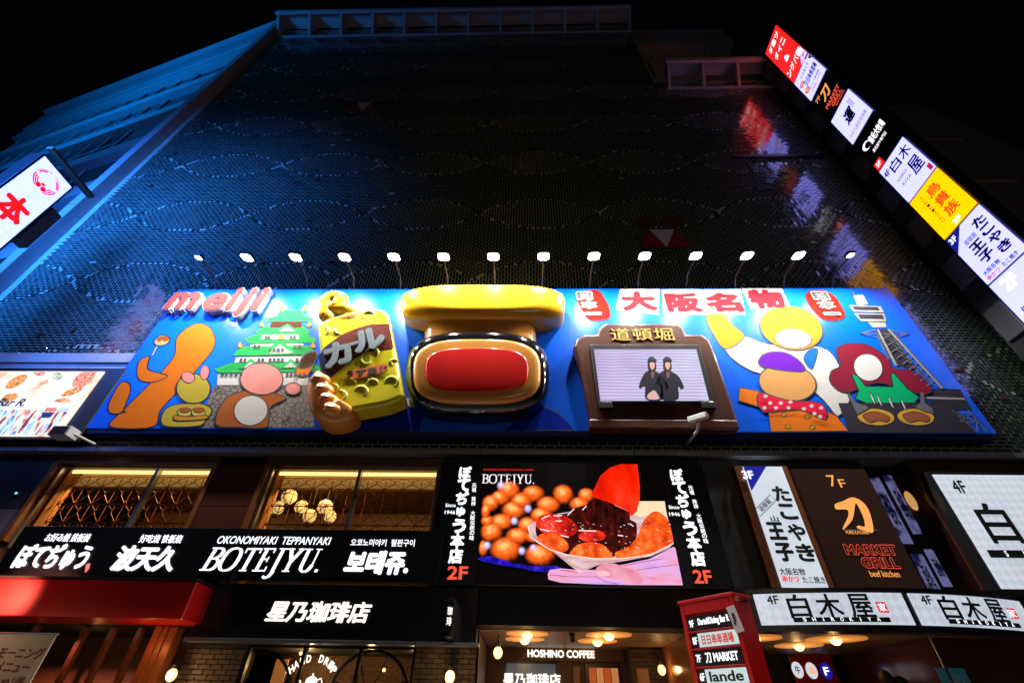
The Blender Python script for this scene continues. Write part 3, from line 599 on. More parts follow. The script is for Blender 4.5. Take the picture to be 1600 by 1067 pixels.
for dx in (0, 95):
    q3('coat', [(565 + dx, 590), (600 + dx, 590), (655 + dx, 622), (690 + dx, 690), (672 + dx, 705), (655 + dx, 690), (652 + dx, 768), (552 + dx, 768), (545 + dx, 690), (515 + dx, 700), (508 + dx, 680), (535 + dx, 615)], dk, 1)
    q3('collar', [(578 + dx, 600), (592 + dx, 640), (604 + dx, 600)], (.30, .12, .12), 2)
    q3('hair', [(562 + dx, 540), (572 + dx, 518), (600 + dx, 516), (612 + dx, 540), (614 + dx, 580), (600 + dx, 592), (572 + dx, 592), (562 + dx, 575)], (.05, .02, .015), 3)
    q3('face', [(575 + dx, 540), (602 + dx, 540), (604 + dx, 565), (592 + dx, 584), (579 + dx, 572)], (.75, .42, .34), 4, .9)
    q3('cap', [(560 + dx, 534), (566 + dx, 512), (586 + dx, 503), (606 + dx, 512), (618 + dx, 532), (590 + dx, 528)], (.03, .05, .12), 5)
q3('hands', [(560, 740), (600, 710), (625, 740), (630, 765), (570, 765)], (.7, .42, .38), 2, .9)
for x in (318, 312): pass
for ch, x in zip('道頓堀', (392, 528, 660)):
    text(ch, at(*z3((x, 367))[0], CY - .006), .52, .44, mat('gold_lettering', (.45, .30, .06), .35, emit=.12, ecol=(.8, .5, .1)), SCB, depth=.02, off=.006)
for x in (298, 930): c = at(*z3((x, 815))[0], CY); MB().box(c.x - .16, c.x + .16, CY - .12, CY - .001, c.z - .09, c.z + .09).build('speaker_box', BLACK, SCB, bevel=.015)

# security camera
cc = at(1090, 657, -.95); CCT = thing('security_camera', 'small white security camera on a bracket under the screen cabinet', 'camera', (cc.x - .05, -.05, 6.7))
MB().tube([(cc.x - .05, 0, 6.66), (cc.x - .05, -.35, 6.62), (cc.x - .02, -.85, 6.60), (cc.x, -.97, cc.z)], .035).build('bracket', CONC, CCT, smooth=True)
MB().obox((cc.x - .16, -.85, cc.z + .06), (cc.x + .16, -1.15, cc.z + .03), .13, .13).build('housing', mat('camera_white', (.6, .6, .58), .4), CCT, bevel=.015)
MB().disc((cc.x + .165, -1.153, cc.z + .03), .045, .045, Vector((.67, -.74, 0)), Vector((.74, .67, 0)), Z_, .01).build('lens', GBL, CCT)

# ------------------------------------------------------------------ floodlights
xl, xr = at(310, 403, -1.45).x, at(1331, 402, -1.45).x; HZ = at(800, 401, -1.45).z
LENS = mat('flood_lens', (.9, .9, .85), .3, emit=14, ecol=(1.0, .96, .86), vary=.02)
fl0 = None
def floodlight(x, tilt, small):
    t = thing('floodlight', 'white floodlight', 'floodlight', (x, BY, bz1), group='floodlights on arms above the billboard')
    s = .6 if small else 1
    MB().tube([(x, BY + .12, bz1 - .05), (x, BY - .25, bz1 + .28), (x, -1.38, HZ + .02)], .026, 7).build('arm', mat('arm_grey', (.05, .05, .055), .5), t, smooth=True)
    # lamp head: a flat housing whose glass looks back and down at the board
    hw, hd = .18 * s, .17 * s; c = Vector((x, -1.45, HZ)); nn = Vector((tilt * .15, .12, -.98)).normalized(); uu = nn.cross(Vector((0, 1, 0))).normalized() * -1; vv = nn.cross(uu)
    MB().prism([c + uu * a * hw + vv * e * hd for a, e in ((-1, -1), (1, -1), (1, 1), (-1, 1))], -nn, .09).build('housing', BLACK, t, bevel=.012)
    MB().prism([c + uu * a * (hw - .015) + vv * e * (hd - .015) + nn * .003 for a, e in ((-.6, -1), (.6, -1), (1, -.6), (1, .6), (.6, 1), (-.6, 1), (-1, .6), (-1, -.6))], nn, .006).build('lens', LENS, t)
    ld = bpy.data.lights.new('flood_beam', 'SPOT'); ld.energy = 900 * (.8 if small else 1); ld.spot_size = math.radians(160); ld.spot_blend = 1; ld.color = (1, .98, .92); ld.shadow_soft_size = .12
    lo = bpy.data.objects.new('flood_beam', ld); COL.objects.link(lo); lo.parent = t
    lo.location = c + nn * .06 - t.location; lo.rotation_euler = Vector((0, .30, -.95)).to_track_quat('-Z', 'Y').to_euler(); return t
for i in range(14):
    x = xl + (xr - xl) * i / 13; t = floodlight(x, (i - 6.5) / 6.5, i in (0, 13))
    where = ['leftmost small floodlight at the left end of the row above the blue billboard', 'second floodlight from the left, above the pink brand letters', 'third floodlight from the left, left of the castle roof', 'fourth floodlight from the left, above the castle and the yellow curl', 'fifth floodlight from the left, just right of the yellow curl', 'sixth floodlight from the left, over the left side of the yellow relief', 'seventh floodlight from the left, over the middle of the yellow relief', 'eighth floodlight, above the right edge of the yellow relief', 'ninth floodlight, above the left painted red lantern', 'tenth floodlight, above the first banner cloths', 'eleventh floodlight, above the third banner cloth', 'third floodlight from the right, above the last banner cloth', 'second floodlight from the right, above the right painted lantern', 'rightmost small floodlight above the painted tower'][i]
    t['label'] = where

# ------------------------------------------------------------------ tall projecting sign on the right
SX = 13.0; YI, YO = -1.12, -2.45
STR = thing('projecting_sign', 'tall vertical stack of lit restaurant sign panels projecting from the right end of the facade', 'sign', (SX, 0, 6))
u_, n_s = Vector((0, -1, 0)), Vector((-1, 0, 0)); UW = YI - YO; PH = 2.01
MB().box(SX + .02, SX + .5, YO - .06, YI + .06, 7.3, 29.2).build('casing', BLACK, STR, bevel=.02)
tops = [29.12 - PH * i for i in range(11)]
def sq(i, a, c): return Vector((SX - .012, YI - a * UW, tops[i] - c * PH))        # a 0..1 outwards, c 0..1 downwards
def srect(name, i, a0, c0, a1, c1, mt, parent, k=0):
    return MB().prism([sq(i, a, c) + n_s * .004 * k for a, c in ((a0, c0), (a1, c0), (a1, c1), (a0, c1))], n_s, .003 if k else .008).build(name, mt, parent)
def stext(body, i, a, c, w, h, mt, parent, **k): return text(body, sq(i, a, c) + n_s * .018, w * UW, h * PH, mt, parent, u=u_, v=Z_, n=n_s, depth=.004, **k)
SRED = E('sign_red', (1, .012, .012), 1.7); SW = E('sign_white', (.27, .27, 1.0), 3.1); SY_ = E('sign_yellow', (1.0, .42, .0), 1.9); SINK = INK
INKR = E('ink_red', (.8, .02, .05), .8); LIL = E('ink_lilac', (.5, .2, .7), .6); SBLK = mat('sign_black', (.006, .006, .007), .2)
pn = [srect('sign_panel', i, 0.01, .015, .99, .985, [SRED, SRED, SW, SBLK, SW, SBLK, SW, SY_, SW, SW, SBLK][i], STR) for i in range(11)]
WT = E('sign_lettering_white', (.95, .95, 1), 1.4)
for j, ch in enumerate('ダーツ'): stext(ch, 0, .25 + .25 * j, .25, .2, .22, WT, pn[0], off=.03)
for j, ch in enumerate('ダイニ'): stext(ch, 0, .25 + .25 * j, .68, .2, .22, WT, pn[0], off=.03)
stext('&', 1, .45, .18, .22, .22, WT, pn[1], off=.03)
for j, ch in enumerate('ングバー'): stext(ch, 1, .15 + .23 * j, .62, .2, .24, WT, pn[1], off=.03)
MB().prism([sq(1, a, c) + n_s * .012 for a, c in ((.99, .55), (.99, .985), (.60, .985))], n_s, .003).build('sign_corner', SW, pn[1]); stext('9F', 1, .88, .87, .16, .12, INKR, pn[1], off=.02)
for j in range(2):
    MB().disc(sq(2, .18 + .0 * j, .36 + .3 * j) + n_s * .012, .15, .17, n_s, u_, Z_, .003).build('round_mark', INKR, pn[2]); MB().disc(sq(2, .18, .36 + .3 * j) + n_s * .017, .10, .12, n_s, u_, Z_, .003).build('round_mark', E('mark_orange', (1, .5, .15), .9), pn[2])
stext('日日串串酒場', 2, .60, .50, .66, .22, SINK, pn[2], off=.03); stext('とりあえず', 2, .55, .2, .5, .12, SINK, pn[2]); stext('ほっこり居酒屋', 2, .55, .74, .6, .07, SINK, pn[2]); stext('お気軽にどうぞ', 2, .55, .86, .6, .07, INKR, pn[2])
MB().prism([sq(2, a, c) + n_s * .012 for a, c in ((.8, .015), (.99, .015), (.99, .3))], n_s, .003).build('sign_corner', SBLK, pn[2]); stext('8F', 2, .92, .1, .12, .07, WT, pn[2])
stext('7F', 3, .2, .22, .22, .12, ORANGE_E, pn[3]); stext('刀', 3, .5, .36, .42, .32, ORANGE_E, pn[3], off=.05, shear=.2)
stext('MARKET', 3, .55, .66, .7, .12, REDT_E, pn[3], off=.02); stext('GRILL', 3, .62, .80, .5, .12, REDT_E, pn[3], off=.02); stext('beef kitchen', 3, .68, .91, .45, .06, REDT_E, pn[3])
stext('運', 4, .5, .45, .4, .34, SINK, pn[4], off=.05, shear=.2); stext('四季の味', 4, .78, .3, .12, .3, LIL, pn[4]); stext('はなれ個室居酒屋', 4, .5, .82, .8, .1, LIL, pn[4])
bl = MB().disc(sq(5, .25, .35) + n_s * .012, .19, .19, n_s, u_, Z_, .003).build('bull_emblem', WT, pn[5]); MB().disc(sq(5, .29, .37) + n_s * .017, .13, .14, n_s, u_, Z_, .003).build('bull_emblem_inner', SBLK, bl)
stext('黒毛大牧場', 5, .68, .38, .58, .2, WT, pn[5], off=.03); stext('黒毛和牛専門店', 5, .55, .6, .55, .08, WT, pn[5]); srect('floor_label', 5, .02, .80, .28, .985, SRED, pn[5], 2); stext('5F', 5, .15, .89, .16, .1, WT, pn[5], off=.02)
def shiro(i, par):
    stext('4F', i, .15, .82, .22, .14, SINK, par, off=.03)
stext('4F', 6, .13, .2, .18, .13, SINK, pn[6], off=.03); stext('白', 6, .42, .24, .3, .24, SINK, pn[6], off=.02); stext('木', 6, .78, .24, .3, .26, SINK, pn[6], off=.02); stext('屋', 6, .75, .62, .34, .32, SINK, pn[6], off=.02)
stext('SHIRO', 6, .35, .52, .34, .06, SINK, pn[6]); stext('KIYA', 6, .37, .66, .3, .06, SINK, pn[6]); srect('red_stamp', 6, .86, .82, .96, .95, INKR, pn[6], 2)
for j, ch in enumerate('鳥貴族'): stext(ch, 7, .60, .22 + .24 * j, .34, .2, E('sign_lettering_red', (.85, .05, .01), 1), pn[7], off=.02)
srect('white_strip', 7, .22, .1, .36, .80, WT, pn[7], 1)
for j, ch in enumerate('TORIKIZOKU'): stext(ch, 7, .29, .15 + .066 * j, .07, .042, SINK, pn[7])
srect('red_band', 7, .01, .85, .99, .985, SRED, pn[7], 1); stext('3F', 7, .5, .915, .2, .09, WT, pn[7], off=.02)
MB().prism([sq(8, a, c) + n_s * .012 for a, c in ((.01, .015), (.45, .015), (.01, .33))], n_s, .003).build('sign_corner', NAVY_E, pn[8]); stext('3F', 8, .14, .1, .18, .1, WT, pn[8], off=.03)
for j, ch in enumerate('たこやき'): stext(ch, 8, .76, .2 + .18 * j, .28, .15, SINK, pn[8], off=.05)
for j, ch in enumerate('王子'): stext(ch, 8, .40, .46 + .2 * j, .32, .17, SINK, pn[8], off=.05)
stext('道頓堀', 8, .40, .30, .30, .09, SINK, pn[8]); stext('大阪名物', 8, .3, .84, .4, .07, SINK, pn[8], off=.02); stext('串かつ', 8, .25, .93, .3, .07, INKR, pn[8], off=.02); stext('たこ焼き', 8, .65, .93, .35, .07, SINK, pn[8], off=.02)
srect('red_band', 9, .01, .015, .99, .3, SRED, pn[9], 1); stext('2F', 9, .35, .16, .3, .2, WT, pn[9], off=.04)
stext('ぼてぢゅう', 9, .5, .6, .7, .2, SINK, pn[9], off=.05); stext('7F 刀', 10, .5, .5, .6, .3, ORANGE_E, pn[10])
BRK = mat('bracket_grey', (.10, .10, .115), .45, metal=.3, vary=.25, scale=1.5)
for i in range(10): MB().box(SX + .05, SX + .35, YI + .08, -.45, tops[i] - 1.5, tops[i] - .45).build('mounting_box', BRK, STR, bevel=.02)
MB().box(SX + .15, SX + .35, YI + .08, -.35, 7.3, 29.2).build('back_rail', BLACK, STR)

# ------------------------------------------------------------------ crab restaurant sign on the left
CX = -15.0
def cq(px, py): return atx(px, py, CX)
yi, yo = -2.12, -3.20; zt = 14.8
CRB = thing('projecting_sign', 'white lit vertical sign with a red crab emblem projecting at the far left edge', 'sign', (CX, yi, 8))
MB().box(CX - .5, CX - .012, yo - .07, yi + .07, 8, zt + .07).build('casing', BLACK, CRB, bevel=.02)
n_c, u_c = Vector((1, 0, 0)), Vector((0, 1, 0)); CP_E = mat('crab_lightbox', (.3, .3, .35), .3, emit=2.9, ecol=(.29, .34, 1.0), vary=.10, scale=.8)
cw = yi - yo
for i in range(5):
    p = MB().box(CX - .011, CX, yo, yi, zt - (i + 1) * 1.35 + .006, zt - i * 1.35 - .006).build('sign_panel', CP_E, CRB)
    if i == 0:
        cz = zt - .62; cy = (yi + yo) / 2; rd = E('crab_red', (.95, .01, .01), 1.0)
        def arc(name, r, a0, a1, wd, sq_=1.0):
            MB().ribbon([Vector((CX + .002, cy + r * math.cos(math.radians(a0 + (a1 - a0) * k / 14)), cz + r * sq_ * math.sin(math.radians(a0 + (a1 - a0) * k / 14)))) for k in range(15)], wd, n_c, .004, closed=False).build(name, rd, p)
        for s_ in (1, -1):
            for k, r in enumerate((.36, .30, .24)): arc('crab_leg', r, -90 + s_ * 22, -90 + s_ * (92 - 6 * k), .038)
            arc('crab_claw', .39, -90 + s_ * 100, -90 + s_ * 172, .022); arc('crab_claw', .34, -90 + s_ * 108, -90 + s_ * 150, .05)
            MB().disc((CX + .003, cy + s_ * .085, cz - .24), .075, .085, n_c, u_c, Z_, .004).build('crab_shell', rd, p)
        MB().disc((CX + .003, cy, cz - .12), .06, .05, n_c, u_c, Z_, .004).build('crab_shell', rd, p)
    elif i < 4:
        text('本場鮮'[i - 1], Vector((CX + .003, (yi + yo) / 2, zt - (i + .5) * 1.35)), .78, 1.0, E('crab_red', (.95, .01, .01), 1.0), p, u=u_c, v=Z_, n=n_c, off=.06, shear=.0, name='character')
# hood and bracket above it
MB().box(CX - .14, CX + .08, yo - .1, -1.5, zt + .30, zt + .44).build('hood_beam', mat('green_metal', (.05, .09, .07), .5), CRB, bevel=.03)
for i in range(2): MB().box(CX - .3, CX - .02, yi + .1, -1.65, 12.2 - 3 * i, 13.8 - 3 * i).build('louvre_box', DGREY, CRB, bevel=.02)

# ------------------------------------------------------------------ angled building on the left
LB = thing('angled_building', 'blue lit office block with pale bands and strip windows behind the left corner', 'building', (-18, .9, 0))
LO, LD = Vector((-17.95, .7, 0)), Vector((-.966, .26, 0)); LN = LD.cross(Z_).normalized()
if LN.y > 0: LN = -LN
def lbox(mb, s0, s1, out0, out1, z0, z1):
    mb.prism([LO + LD * s0 + LN * out0 + Z_ * z0, LO + LD * s1 + LN * out0 + Z_ * z0, LO + LD * s1 + LN * out1 + Z_ * z0, LO + LD * s0 + LN * out1 + Z_ * z0], Z_, z1 - z0); return mb
lbox(MB(), 0.3, 24, -8, 0, 0, 38.2).build('wall', mat_pieces('dark_wall_tile', (.05, .05, .055), (.09, .09, .1), .5), LB)
lbox(MB(), 0.1, 24.4, -.5, .5, 38.2, 41.2).build('cornice', BLUECONC, LB, bevel=.05); lbox(MB(), -.1, 24.6, -.6, .75, 41.25, 41.6).build('cornice_cap', BLUECONC, LB, bevel=.03)
LG_ = mat('office_glass', (.012, .02, .035), .12, vary=.3)
for fz in (35.6, 31.2, 26.8, 22.4, 18.0, 13.6):
    s1 = 24.2
    lbox(MB(), 0.3, s1, 0.0, .45, fz + 1.1, fz + 2.0).build('band', BLUECONC, LB, bevel=.02); lbox(MB(), .3, s1, 0.0, .28, fz - 1.9, fz - 1.6).build('band', BLUECONC, LB, bevel=.02)
    wn = lbox(MB(), 5.5, s1 - .4, .01, .05, fz - 1.6, fz + 1.1).build('window_strip', LG_, LB)
    for k in range(12): lbox(MB(), 5.5 + k * 1.65, 5.58 + k * 1.65, .05, .14, fz - 1.6, fz + 1.1).build('mullion', BLUECONC, wn)
    lbox(MB(), 5.5, s1 - .4, .052, .11, fz - .4, fz - .3).build('transom', BLUECONC, wn)

# ------------------------------------------------------------------ right neighbours
RB = thing('neighbour_building', 'dim purple grey slab of a building with a sloping side beyond the lit sign stack', 'building', (18, 0, 0))
MB().prism([(15.2, .2, 0), (26, .2, 0), (26, .2, 11), (20.1, .2, 25.75), (15.2, .2, 25.75)], (0, 1, 0), 12).build('wall', mat('violet_grey', (.16, .13, .17), .8, vary=.2), RB)
for z in (22, 18.5, 15): MB().box(15.2, 20.0, .15, .199, z, z + .12).build('moulding', CONC, RB)
RB2 = thing('neighbour_building', 'darker lower building of horizontal siding at the far right edge', 'building', (24, 1, 0))
b = MB().box(18, 40, .9, 10, 0, 19.6); b.build('wall', mat('siding', (.10, .09, .09), .8), RB2)
for i in range(50): MB().box(18, 40, .84, .90, 9.5 + i * .2, 9.5 + i * .2 + .17).build('siding_board', MATS['siding'], RB2)

# ------------------------------------------------------------------ added off-frame lamps for spill and faint fill from unseen neighbouring signs
def area(name, loc, target, size, energy, col, sy=None):
    ld = bpy.data.lights.new(name, 'AREA'); ld.energy = energy; ld.color = col; ld.shape = 'RECTANGLE'; ld.size = size; ld.size_y = sy or size
    o = bpy.data.objects.new(name, ld); COL.objects.link(o); o.location = loc; o.rotation_euler = (Vector(target) - Vector(loc)).to_track_quat('-Z', 'Y').to_euler(); return o
ab_ = area('blue_sign_spill', (-16.5, -8.5, 15), (-16, 0, 15), 4, 2100, (.02, .19, 1.0)); ab_.data.spread = math.radians(105)
ab_ = area('blue_sign_spill', (-30, -9, 27), (-26, 2, 36), 5, 1400, (.0, .26, 1.0)); ab_.data.spread = math.radians(120)
area('faint_fill', (4, -26, 9), (0, 0, 4), 8, 260, (1, .8, .6))  # added weak fill, no such lamp in view

# ================================================================== shop fronts
def px_rect(x0, y0, x1, y1, Y):       # upright rectangle seen between two pixel corners: x0, x1, z0, z1
    return at(x0, (y0 + y1) / 2, Y).x, at(x1, (y0 + y1) / 2, Y).x, at((x0 + x1) / 2, y1, Y).z, at((x0 + x1) / 2, y0, Y).z
SHOP_DK = mat('dark_stone_panel', (.035, .034, .04), .22, vary=.35, scale=3)
# solid parts of the lower facade (built round the openings)
b = MB(); b.box(-17.2, 14.3, 3.7, 6, 0.13, 6.37); b.build('lower_wall', MATT, B)
for x0, x1, z0, z1, m_ in ((-17.2, -14.6, 3.4, 6.28, SHOP_DK), (-14.59, -12.9, 3.4, 6.28, SHOP_DK), (-12.89, -11.32, 4.98, 6.28, SHOP_DK), (-12.89, -11.32, 3.4, 4.97, mat('mauve_panel', (.14, .10, .11), .5, vary=.3)),
                          (-7.28, -6.14, 3.4, 5.08, GRANITE), (-7.28, -6.14, 5.09, 6.28, GRANITE), (-1.88, 4.05, 3.4, 6.28, MATT), (4.06, 4.98, 3.0, 6.28, DGREY), (4.99, 7.85, 3.0, 6.28, MATT), (8.95, 14.3, 3.0, 6.28, GRANITE)):
    MB().box(x0, x1, -.02 if m_ is not DGREY else -.06, .35, z0, z1).build('facing_panel', m_, B, bevel=.008)
MB().box(-11.31, -1.89, -.02, .35, 6.08, 6.28).build('lintel', mat('bronze_trim', (.16, .08, .04), .35, metal=.4), B)
MB().box(-11.31, 14.3, .02, 3.7, 3.0, 3.3).build('floor_slab', MATT, B)
for x in (-11.31, -6.13): MB().box(x, x + .10, -.05, .30, 4.3, 6.08).build('window_jamb', WOOD, B)
MB().box(-1.99, -1.89, -.05, .30, 4.3, 6.08).build('window_jamb', WOOD, B); MB().box(-7.39, -7.29, -.05, .3, 4.3, 6.08).build('window_jamb', WOOD, B)
# upstairs dining room behind the two windows
AMB = mat('amber_plaster', (.50, .23, .06), .7, vary=.2); DKA = mat('dark_amber_wood', (.10, .045, .015), .5, vary=.3)
MB().box(-11.3, -1.9, 3.4, 3.6, 3.31, 6.25).build('room_wall', DKA, B); MB().box(-11.3, -1.9, .36, 3.39, 6.10, 6.25).build('room_ceiling', DKA, B)
for x in (-11.19, -7.42, -6.0, -2.0): MB().box(x, x + .04 if x in (-11.19, -6.0) else x + .03, .31, .62, 3.4, 6.09).build('room_reveal', AMB, B)
COVE = mat('cove_light', (1, .8, .4), .4, emit=2.6, ecol=(1.0, .66, .22), vary=.05)
LATT = mat('lattice_wood', (.42, .15, .03), .45, vary=.2)
for x0, x1 in ((-11.1, -7.42), (-5.93, -2.02)):
    MB().box(x0, x1, .32, .37, 5.985, 6.06).build('cove_light', COVE, B)
    MB().box(x0, x1, .60, .63, 5.74, 6.09).build('backing_panel', mat('lit_paper', (.75, .5, .2), .6, emit=.25, ecol=(1, .55, .14)), B)
    fr = MB(); cw_, chh = .40, .42
    for z in (5.96, 5.70, 5.28, 4.86, 4.44): fr.box(x0, x1, .46, .48, z - .012, z + .012)
    o = fr.build('lattice_rail', LATT, B, kind='stuff')
    lt = MB(); n_ = int((x1 - x0) / cw_)
    for j, (zt_, zb_) in enumerate(((5.96, 5.70), (5.70, 5.28), (5.28, 4.86), (4.86, 4.44), (4.44, 4.02))):
        for i in range(n_):
            xx = x0 + (i + .5) * (x1 - x0) / n_; hw = (x1 - x0) / n_ / 2; mz = (zt_ + zb_) / 2
            for a, c in (((xx, zt_), (xx, mz)), ((xx, mz), (xx - hw, zb_)), ((xx, mz), (xx + hw, zb_)), ((xx - hw, zt_), (xx, mz + .05)), ((xx + hw, zt_), (xx, mz + .05)), ((xx - hw, zt_), (xx - hw, zb_))):
                lt.ribbon([(a[0], .47, a[1]), (c[0], .47, c[1])], .015, N_, .015, closed=False)
    lt.build('lattice_screen', LATT, o, kind='stuff')
for x in (-9.3, -4.0):
    ld = bpy.data.lights.new('room_fill', 'AREA'); ld.energy = 170; ld.size = 3; ld.size_y = .3; ld.shape = 'RECTANGLE'; ld.color = (1, .55, .2)  # added warm fill under the ceiling, without a fitting
    o = bpy.data.objects.new('room_fill', ld); COL.objects.link(o); o.location = (x, .9, 6.03); o.rotation_euler = (.15, 0, 0)
# the two windows: frame, two panes, mullion
def window(x0, x1, z0, z1, Y, mull, label):
    t = thing('window', label, 'window', ((x0 + x1) / 2, Y, z0), group='upstairs restaurant windows')
    f_ = MB().box(x0, x1, Y - .04, Y + .04, z1 - .05, z1).box(x0, x0 + .05, Y - .04, Y + .04, z0, z1 - .051).box(x1 - .05, x1, Y - .04, Y + .04, z0, z1 - .051).build('frame', STEEL, t)
    ms = [x0 + .05] + mull + [x1 - .05]
    for a, c in zip(ms, ms[1:]): MB().box(a + .02, c - .02, Y - .006, Y + .006, z0, z1 - .06).build('pane', GLASS, t)
    for mx_ in mull: MB().box(mx_ - .035, mx_ + .035, Y - .10, Y + .04, z0, z1 - .052).build('mullion', STEEL, t)
    return t
window(-11.2, -7.4, 4.2, 6.07, .12, [at(228, 775, .1).x], 'left upstairs window with a bright warm cove light and lattice, no lanterns')
window(-6.02, -2.0, 4.2, 6.07, .12, [at(555, 775, .1).x], 'right upstairs window with lattice and round paper lanterns inside')
PAPER = mat('paper_lantern', (.9, .6, .25), .6, emit=1.15, ecol=(1.0, .60, .20), vary=.12, scale=2)
for k, (px, py, r, Y, lab) in enumerate(((452, 776, .19, 1.15, 'highest round paper lantern in the right upstairs window'), (433, 793, .17, 1.4, 'paper lantern low at the left edge of the right upstairs window'), (471, 792, .17, 1.6, 'paper lantern half hidden between the two clusters in the right window'), (484, 806, .16, 1.15, 'lowest round paper lantern left of the window mullion'), (508, 792, .18, 1.2, 'round paper lantern nearest to the mullion of the right window'), (516, 807, .15, 1.6, 'small paper lantern below and behind the one nearest the mullion'))):
    c = at(px, py, Y); t = thing('paper_lantern', lab, 'lantern', tuple(c), group='round paper lanterns in the upstairs room')
    MB().ball(c, r).build('paper_globe', PAPER, t, smooth=True)
    MB().disc(c, r + .006, r + .006, X_, Vector((0, 1, 0)), Z_, .0).build('x', INK, t) if False else None
    b = MB(); b.ribbon([c + Vector((r * 1.02 * math.cos(a), r * 1.02 * math.sin(a), .02)) for a in [6.2832 * i / 24 for i in range(24)]], .018, Z_, .012); b.build('strap', INK, t)
    MB().tube([c + Vector((-.02 + r * 1.02 * math.sin(a) * -.1, -r * 1.02 * math.sin(a), r * 1.02 * math.cos(a))) for a in [math.pi * i / 12 for i in range(13)]], .009, 5).build('strap', INK, t)
    MB().tube([c + Vector((0, 0, r)), (c.x, c.y, 6.09)], .006, 5).build('cord', INK, t); MB().tube([c - Vector((0, 0, r + .08)), c - Vector((0, 0, r - .02))], .06, 10).build('base_ring', INK, t)

# ---- long black fascia sign
FA = thing('fascia_sign', 'long black fascia sign with white restaurant names in four scripts', 'sign', (-6, -.4, 3.5))
FB = mat('fascia_black', (.008, .009, .013), .25, vary=.3)
for x0, x1 in ((-10.55, -8.2), (-8.19, -5.7), (-5.69, -3.2), (-3.19, -1.66)): MB().box(x0, x1, -.40, -.03, 3.53, 4.5).build('fascia_panel', FB, FA, bevel=.006)
FT = E('fascia_lettering', (.93, .95, 1), 1.5, vary=.03)
def serif(body, x0, y0, x1, y1, Y, mt, parent, slant=0.0, depth=.02):       # roman capitals with thick and thin strokes and serifs
    G = {'B': (.66, [(.10, 0, .24, 1), (0, 0, .3, .05), (0, .95, .3, 1)], [[(.22, .975), (.48, .96), (.60, .86), (.58, .66), (.42, .53), (.22, .52)], [(.22, .52), (.48, .50), (.65, .38), (.64, .16), (.50, .04), (.22, .025)]]),
         'O': (.86, [], [[(.43, .99), (.20, .92), (.07, .70), (.07, .30), (.20, .08), (.43, .01), (.66, .08), (.79, .30), (.79, .70), (.66, .92), (.43, .99)]]),
         'T': (.74, [(.30, 0, .44, 1), (.20, 0, .54, .04), (0, .93, .74, .99), (0, .78, .04, .99), (.70, .78, .74, .99)], []),
         'E': (.64, [(.10, 0, .24, 1), (0, 0, .60, .05), (0, .95, .58, 1), (.24, .49, .46, .54), (.56, 0, .60, .20), (.54, .80, .58, 1), (.43, .40, .46, .63)], []),
         'J': (.40, [(.16, -.02, .30, 1), (.04, .96, .42, 1)], [[(.26, .02), (.20, -.18), (.04, -.27), (-.08, -.22)]]),
         'Y': (.74, [(.30, 0, .44, .46), (.20, 0, .54, .04), (-.04, .96, .30, 1), (.50, .96, .80, 1)], [[(.12, .98), (.38, .45)], [(.14, .98), (.40, .45)], [(.67, .98), (.40, .43)]]),
         'U': (.80, [(.10, .30, .24, 1), (0, .96, .34, 1), (.64, .25, .69, 1), (.52, .96, .80, 1)], [[(.17, .34), (.20, .12), (.38, .01), (.56, .07), (.66, .28)]]),
         '.': (.18, [(.03, 0, .15, .11)], [])}
    tot = sum(G[c][0] + .09 for c in body) - .09; cx, cy = (x0 + x1) / 2, (y0 + y1) / 2
    ww = (x1 - x0) - abs(lean(cx, cy)) * (y1 - y0); w_ = at(cx + ww / 2, cy, Y).x - at(cx - ww / 2, cy, Y).x; h_ = at(cx, y0, Y).z - at(cx, y1, Y).z; o_ = at(cx, cy, Y); kx = w_ / tot; X0 = 0
    out = []
    for c in body:
        g = G[c]; mb = MB(); M_ = lambda a, e: Vector((o_.x - w_ / 2 + (X0 + a) * kx + (e - .5) * h_ * slant, Y, o_.z + (e - .5) * h_))
        for a0, b0, a1, b1 in g[1]: mb.prism([M_(a0, b0), M_(a1, b0), M_(a1, b1), M_(a0, b1)], N_, depth)
        for pl in g[2]:
            sm = smooth_px(pl + pl[::-1], 4)[:len(pl) * 4 - 3] if len(pl) > 2 else pl
            closed = pl[0] == pl[-1]; pts = [M_(*q) for q in sm]; n = len(pts); a = MB()
            for i in range(n - 1):                                    # stroke thick where it runs upright
                d = pts[i + 1] - pts[i]
                if d.length < 1e-6: continue
                th = h_ * (.055 + .085 * abs(d.z) / d.length); e_ = d.normalized() * th * .15; s_ = Vector((d.z, 0, -d.x)).normalized() * th / 2
                mb.prism([pts[i] - e_ - s_, pts[i + 1] + e_ - s_, pts[i + 1] + e_ + s_, pts[i] - e_ + s_], N_, depth * random.uniform(.9, 1))
        out.append(mb.build('letter', mt, parent)); X0 += g[0] + .09
    return out
Yf = -.402
TP('お好み焼 鉄板焼', 68, 833, 145, 846, Yf, FT, FA, off=.0, depth=.012); TP('ぼてぢゅう', 16, 849, 152, 889, Yf, FT, FA, off=.03, depth=.03)
cut('comma_stroke', [(136, 882), (141, 880), (139, 888), (134, 894)], Yf, .03, E('comma_red', (1, .25, .2), 1), FA)
TP('好吃烧 铁板烧', 216, 835, 288, 848, Yf, FT, FA, off=.0, depth=.012); TP('波天久', 171, 852, 287, 892, Yf, FT, FA, off=.04, depth=.03)
TP('OKONOMIYAKI  TEPPANYAKI', 338, 838, 519, 850, Yf, FT, FA, off=.004, depth=.012, shear=.15); serif('BOTEJYU.', 316, 856, 511, 892, Yf, FT, FA, slant=.22)
TP('오코노미야키  철판구이', 547, 842, 649, 853, Yf, FT, FA, off=.008, depth=.012); TP('보테쥬.', 536, 860, 643, 897, Yf, FT, FA, off=.06, depth=.03, shear=.12)

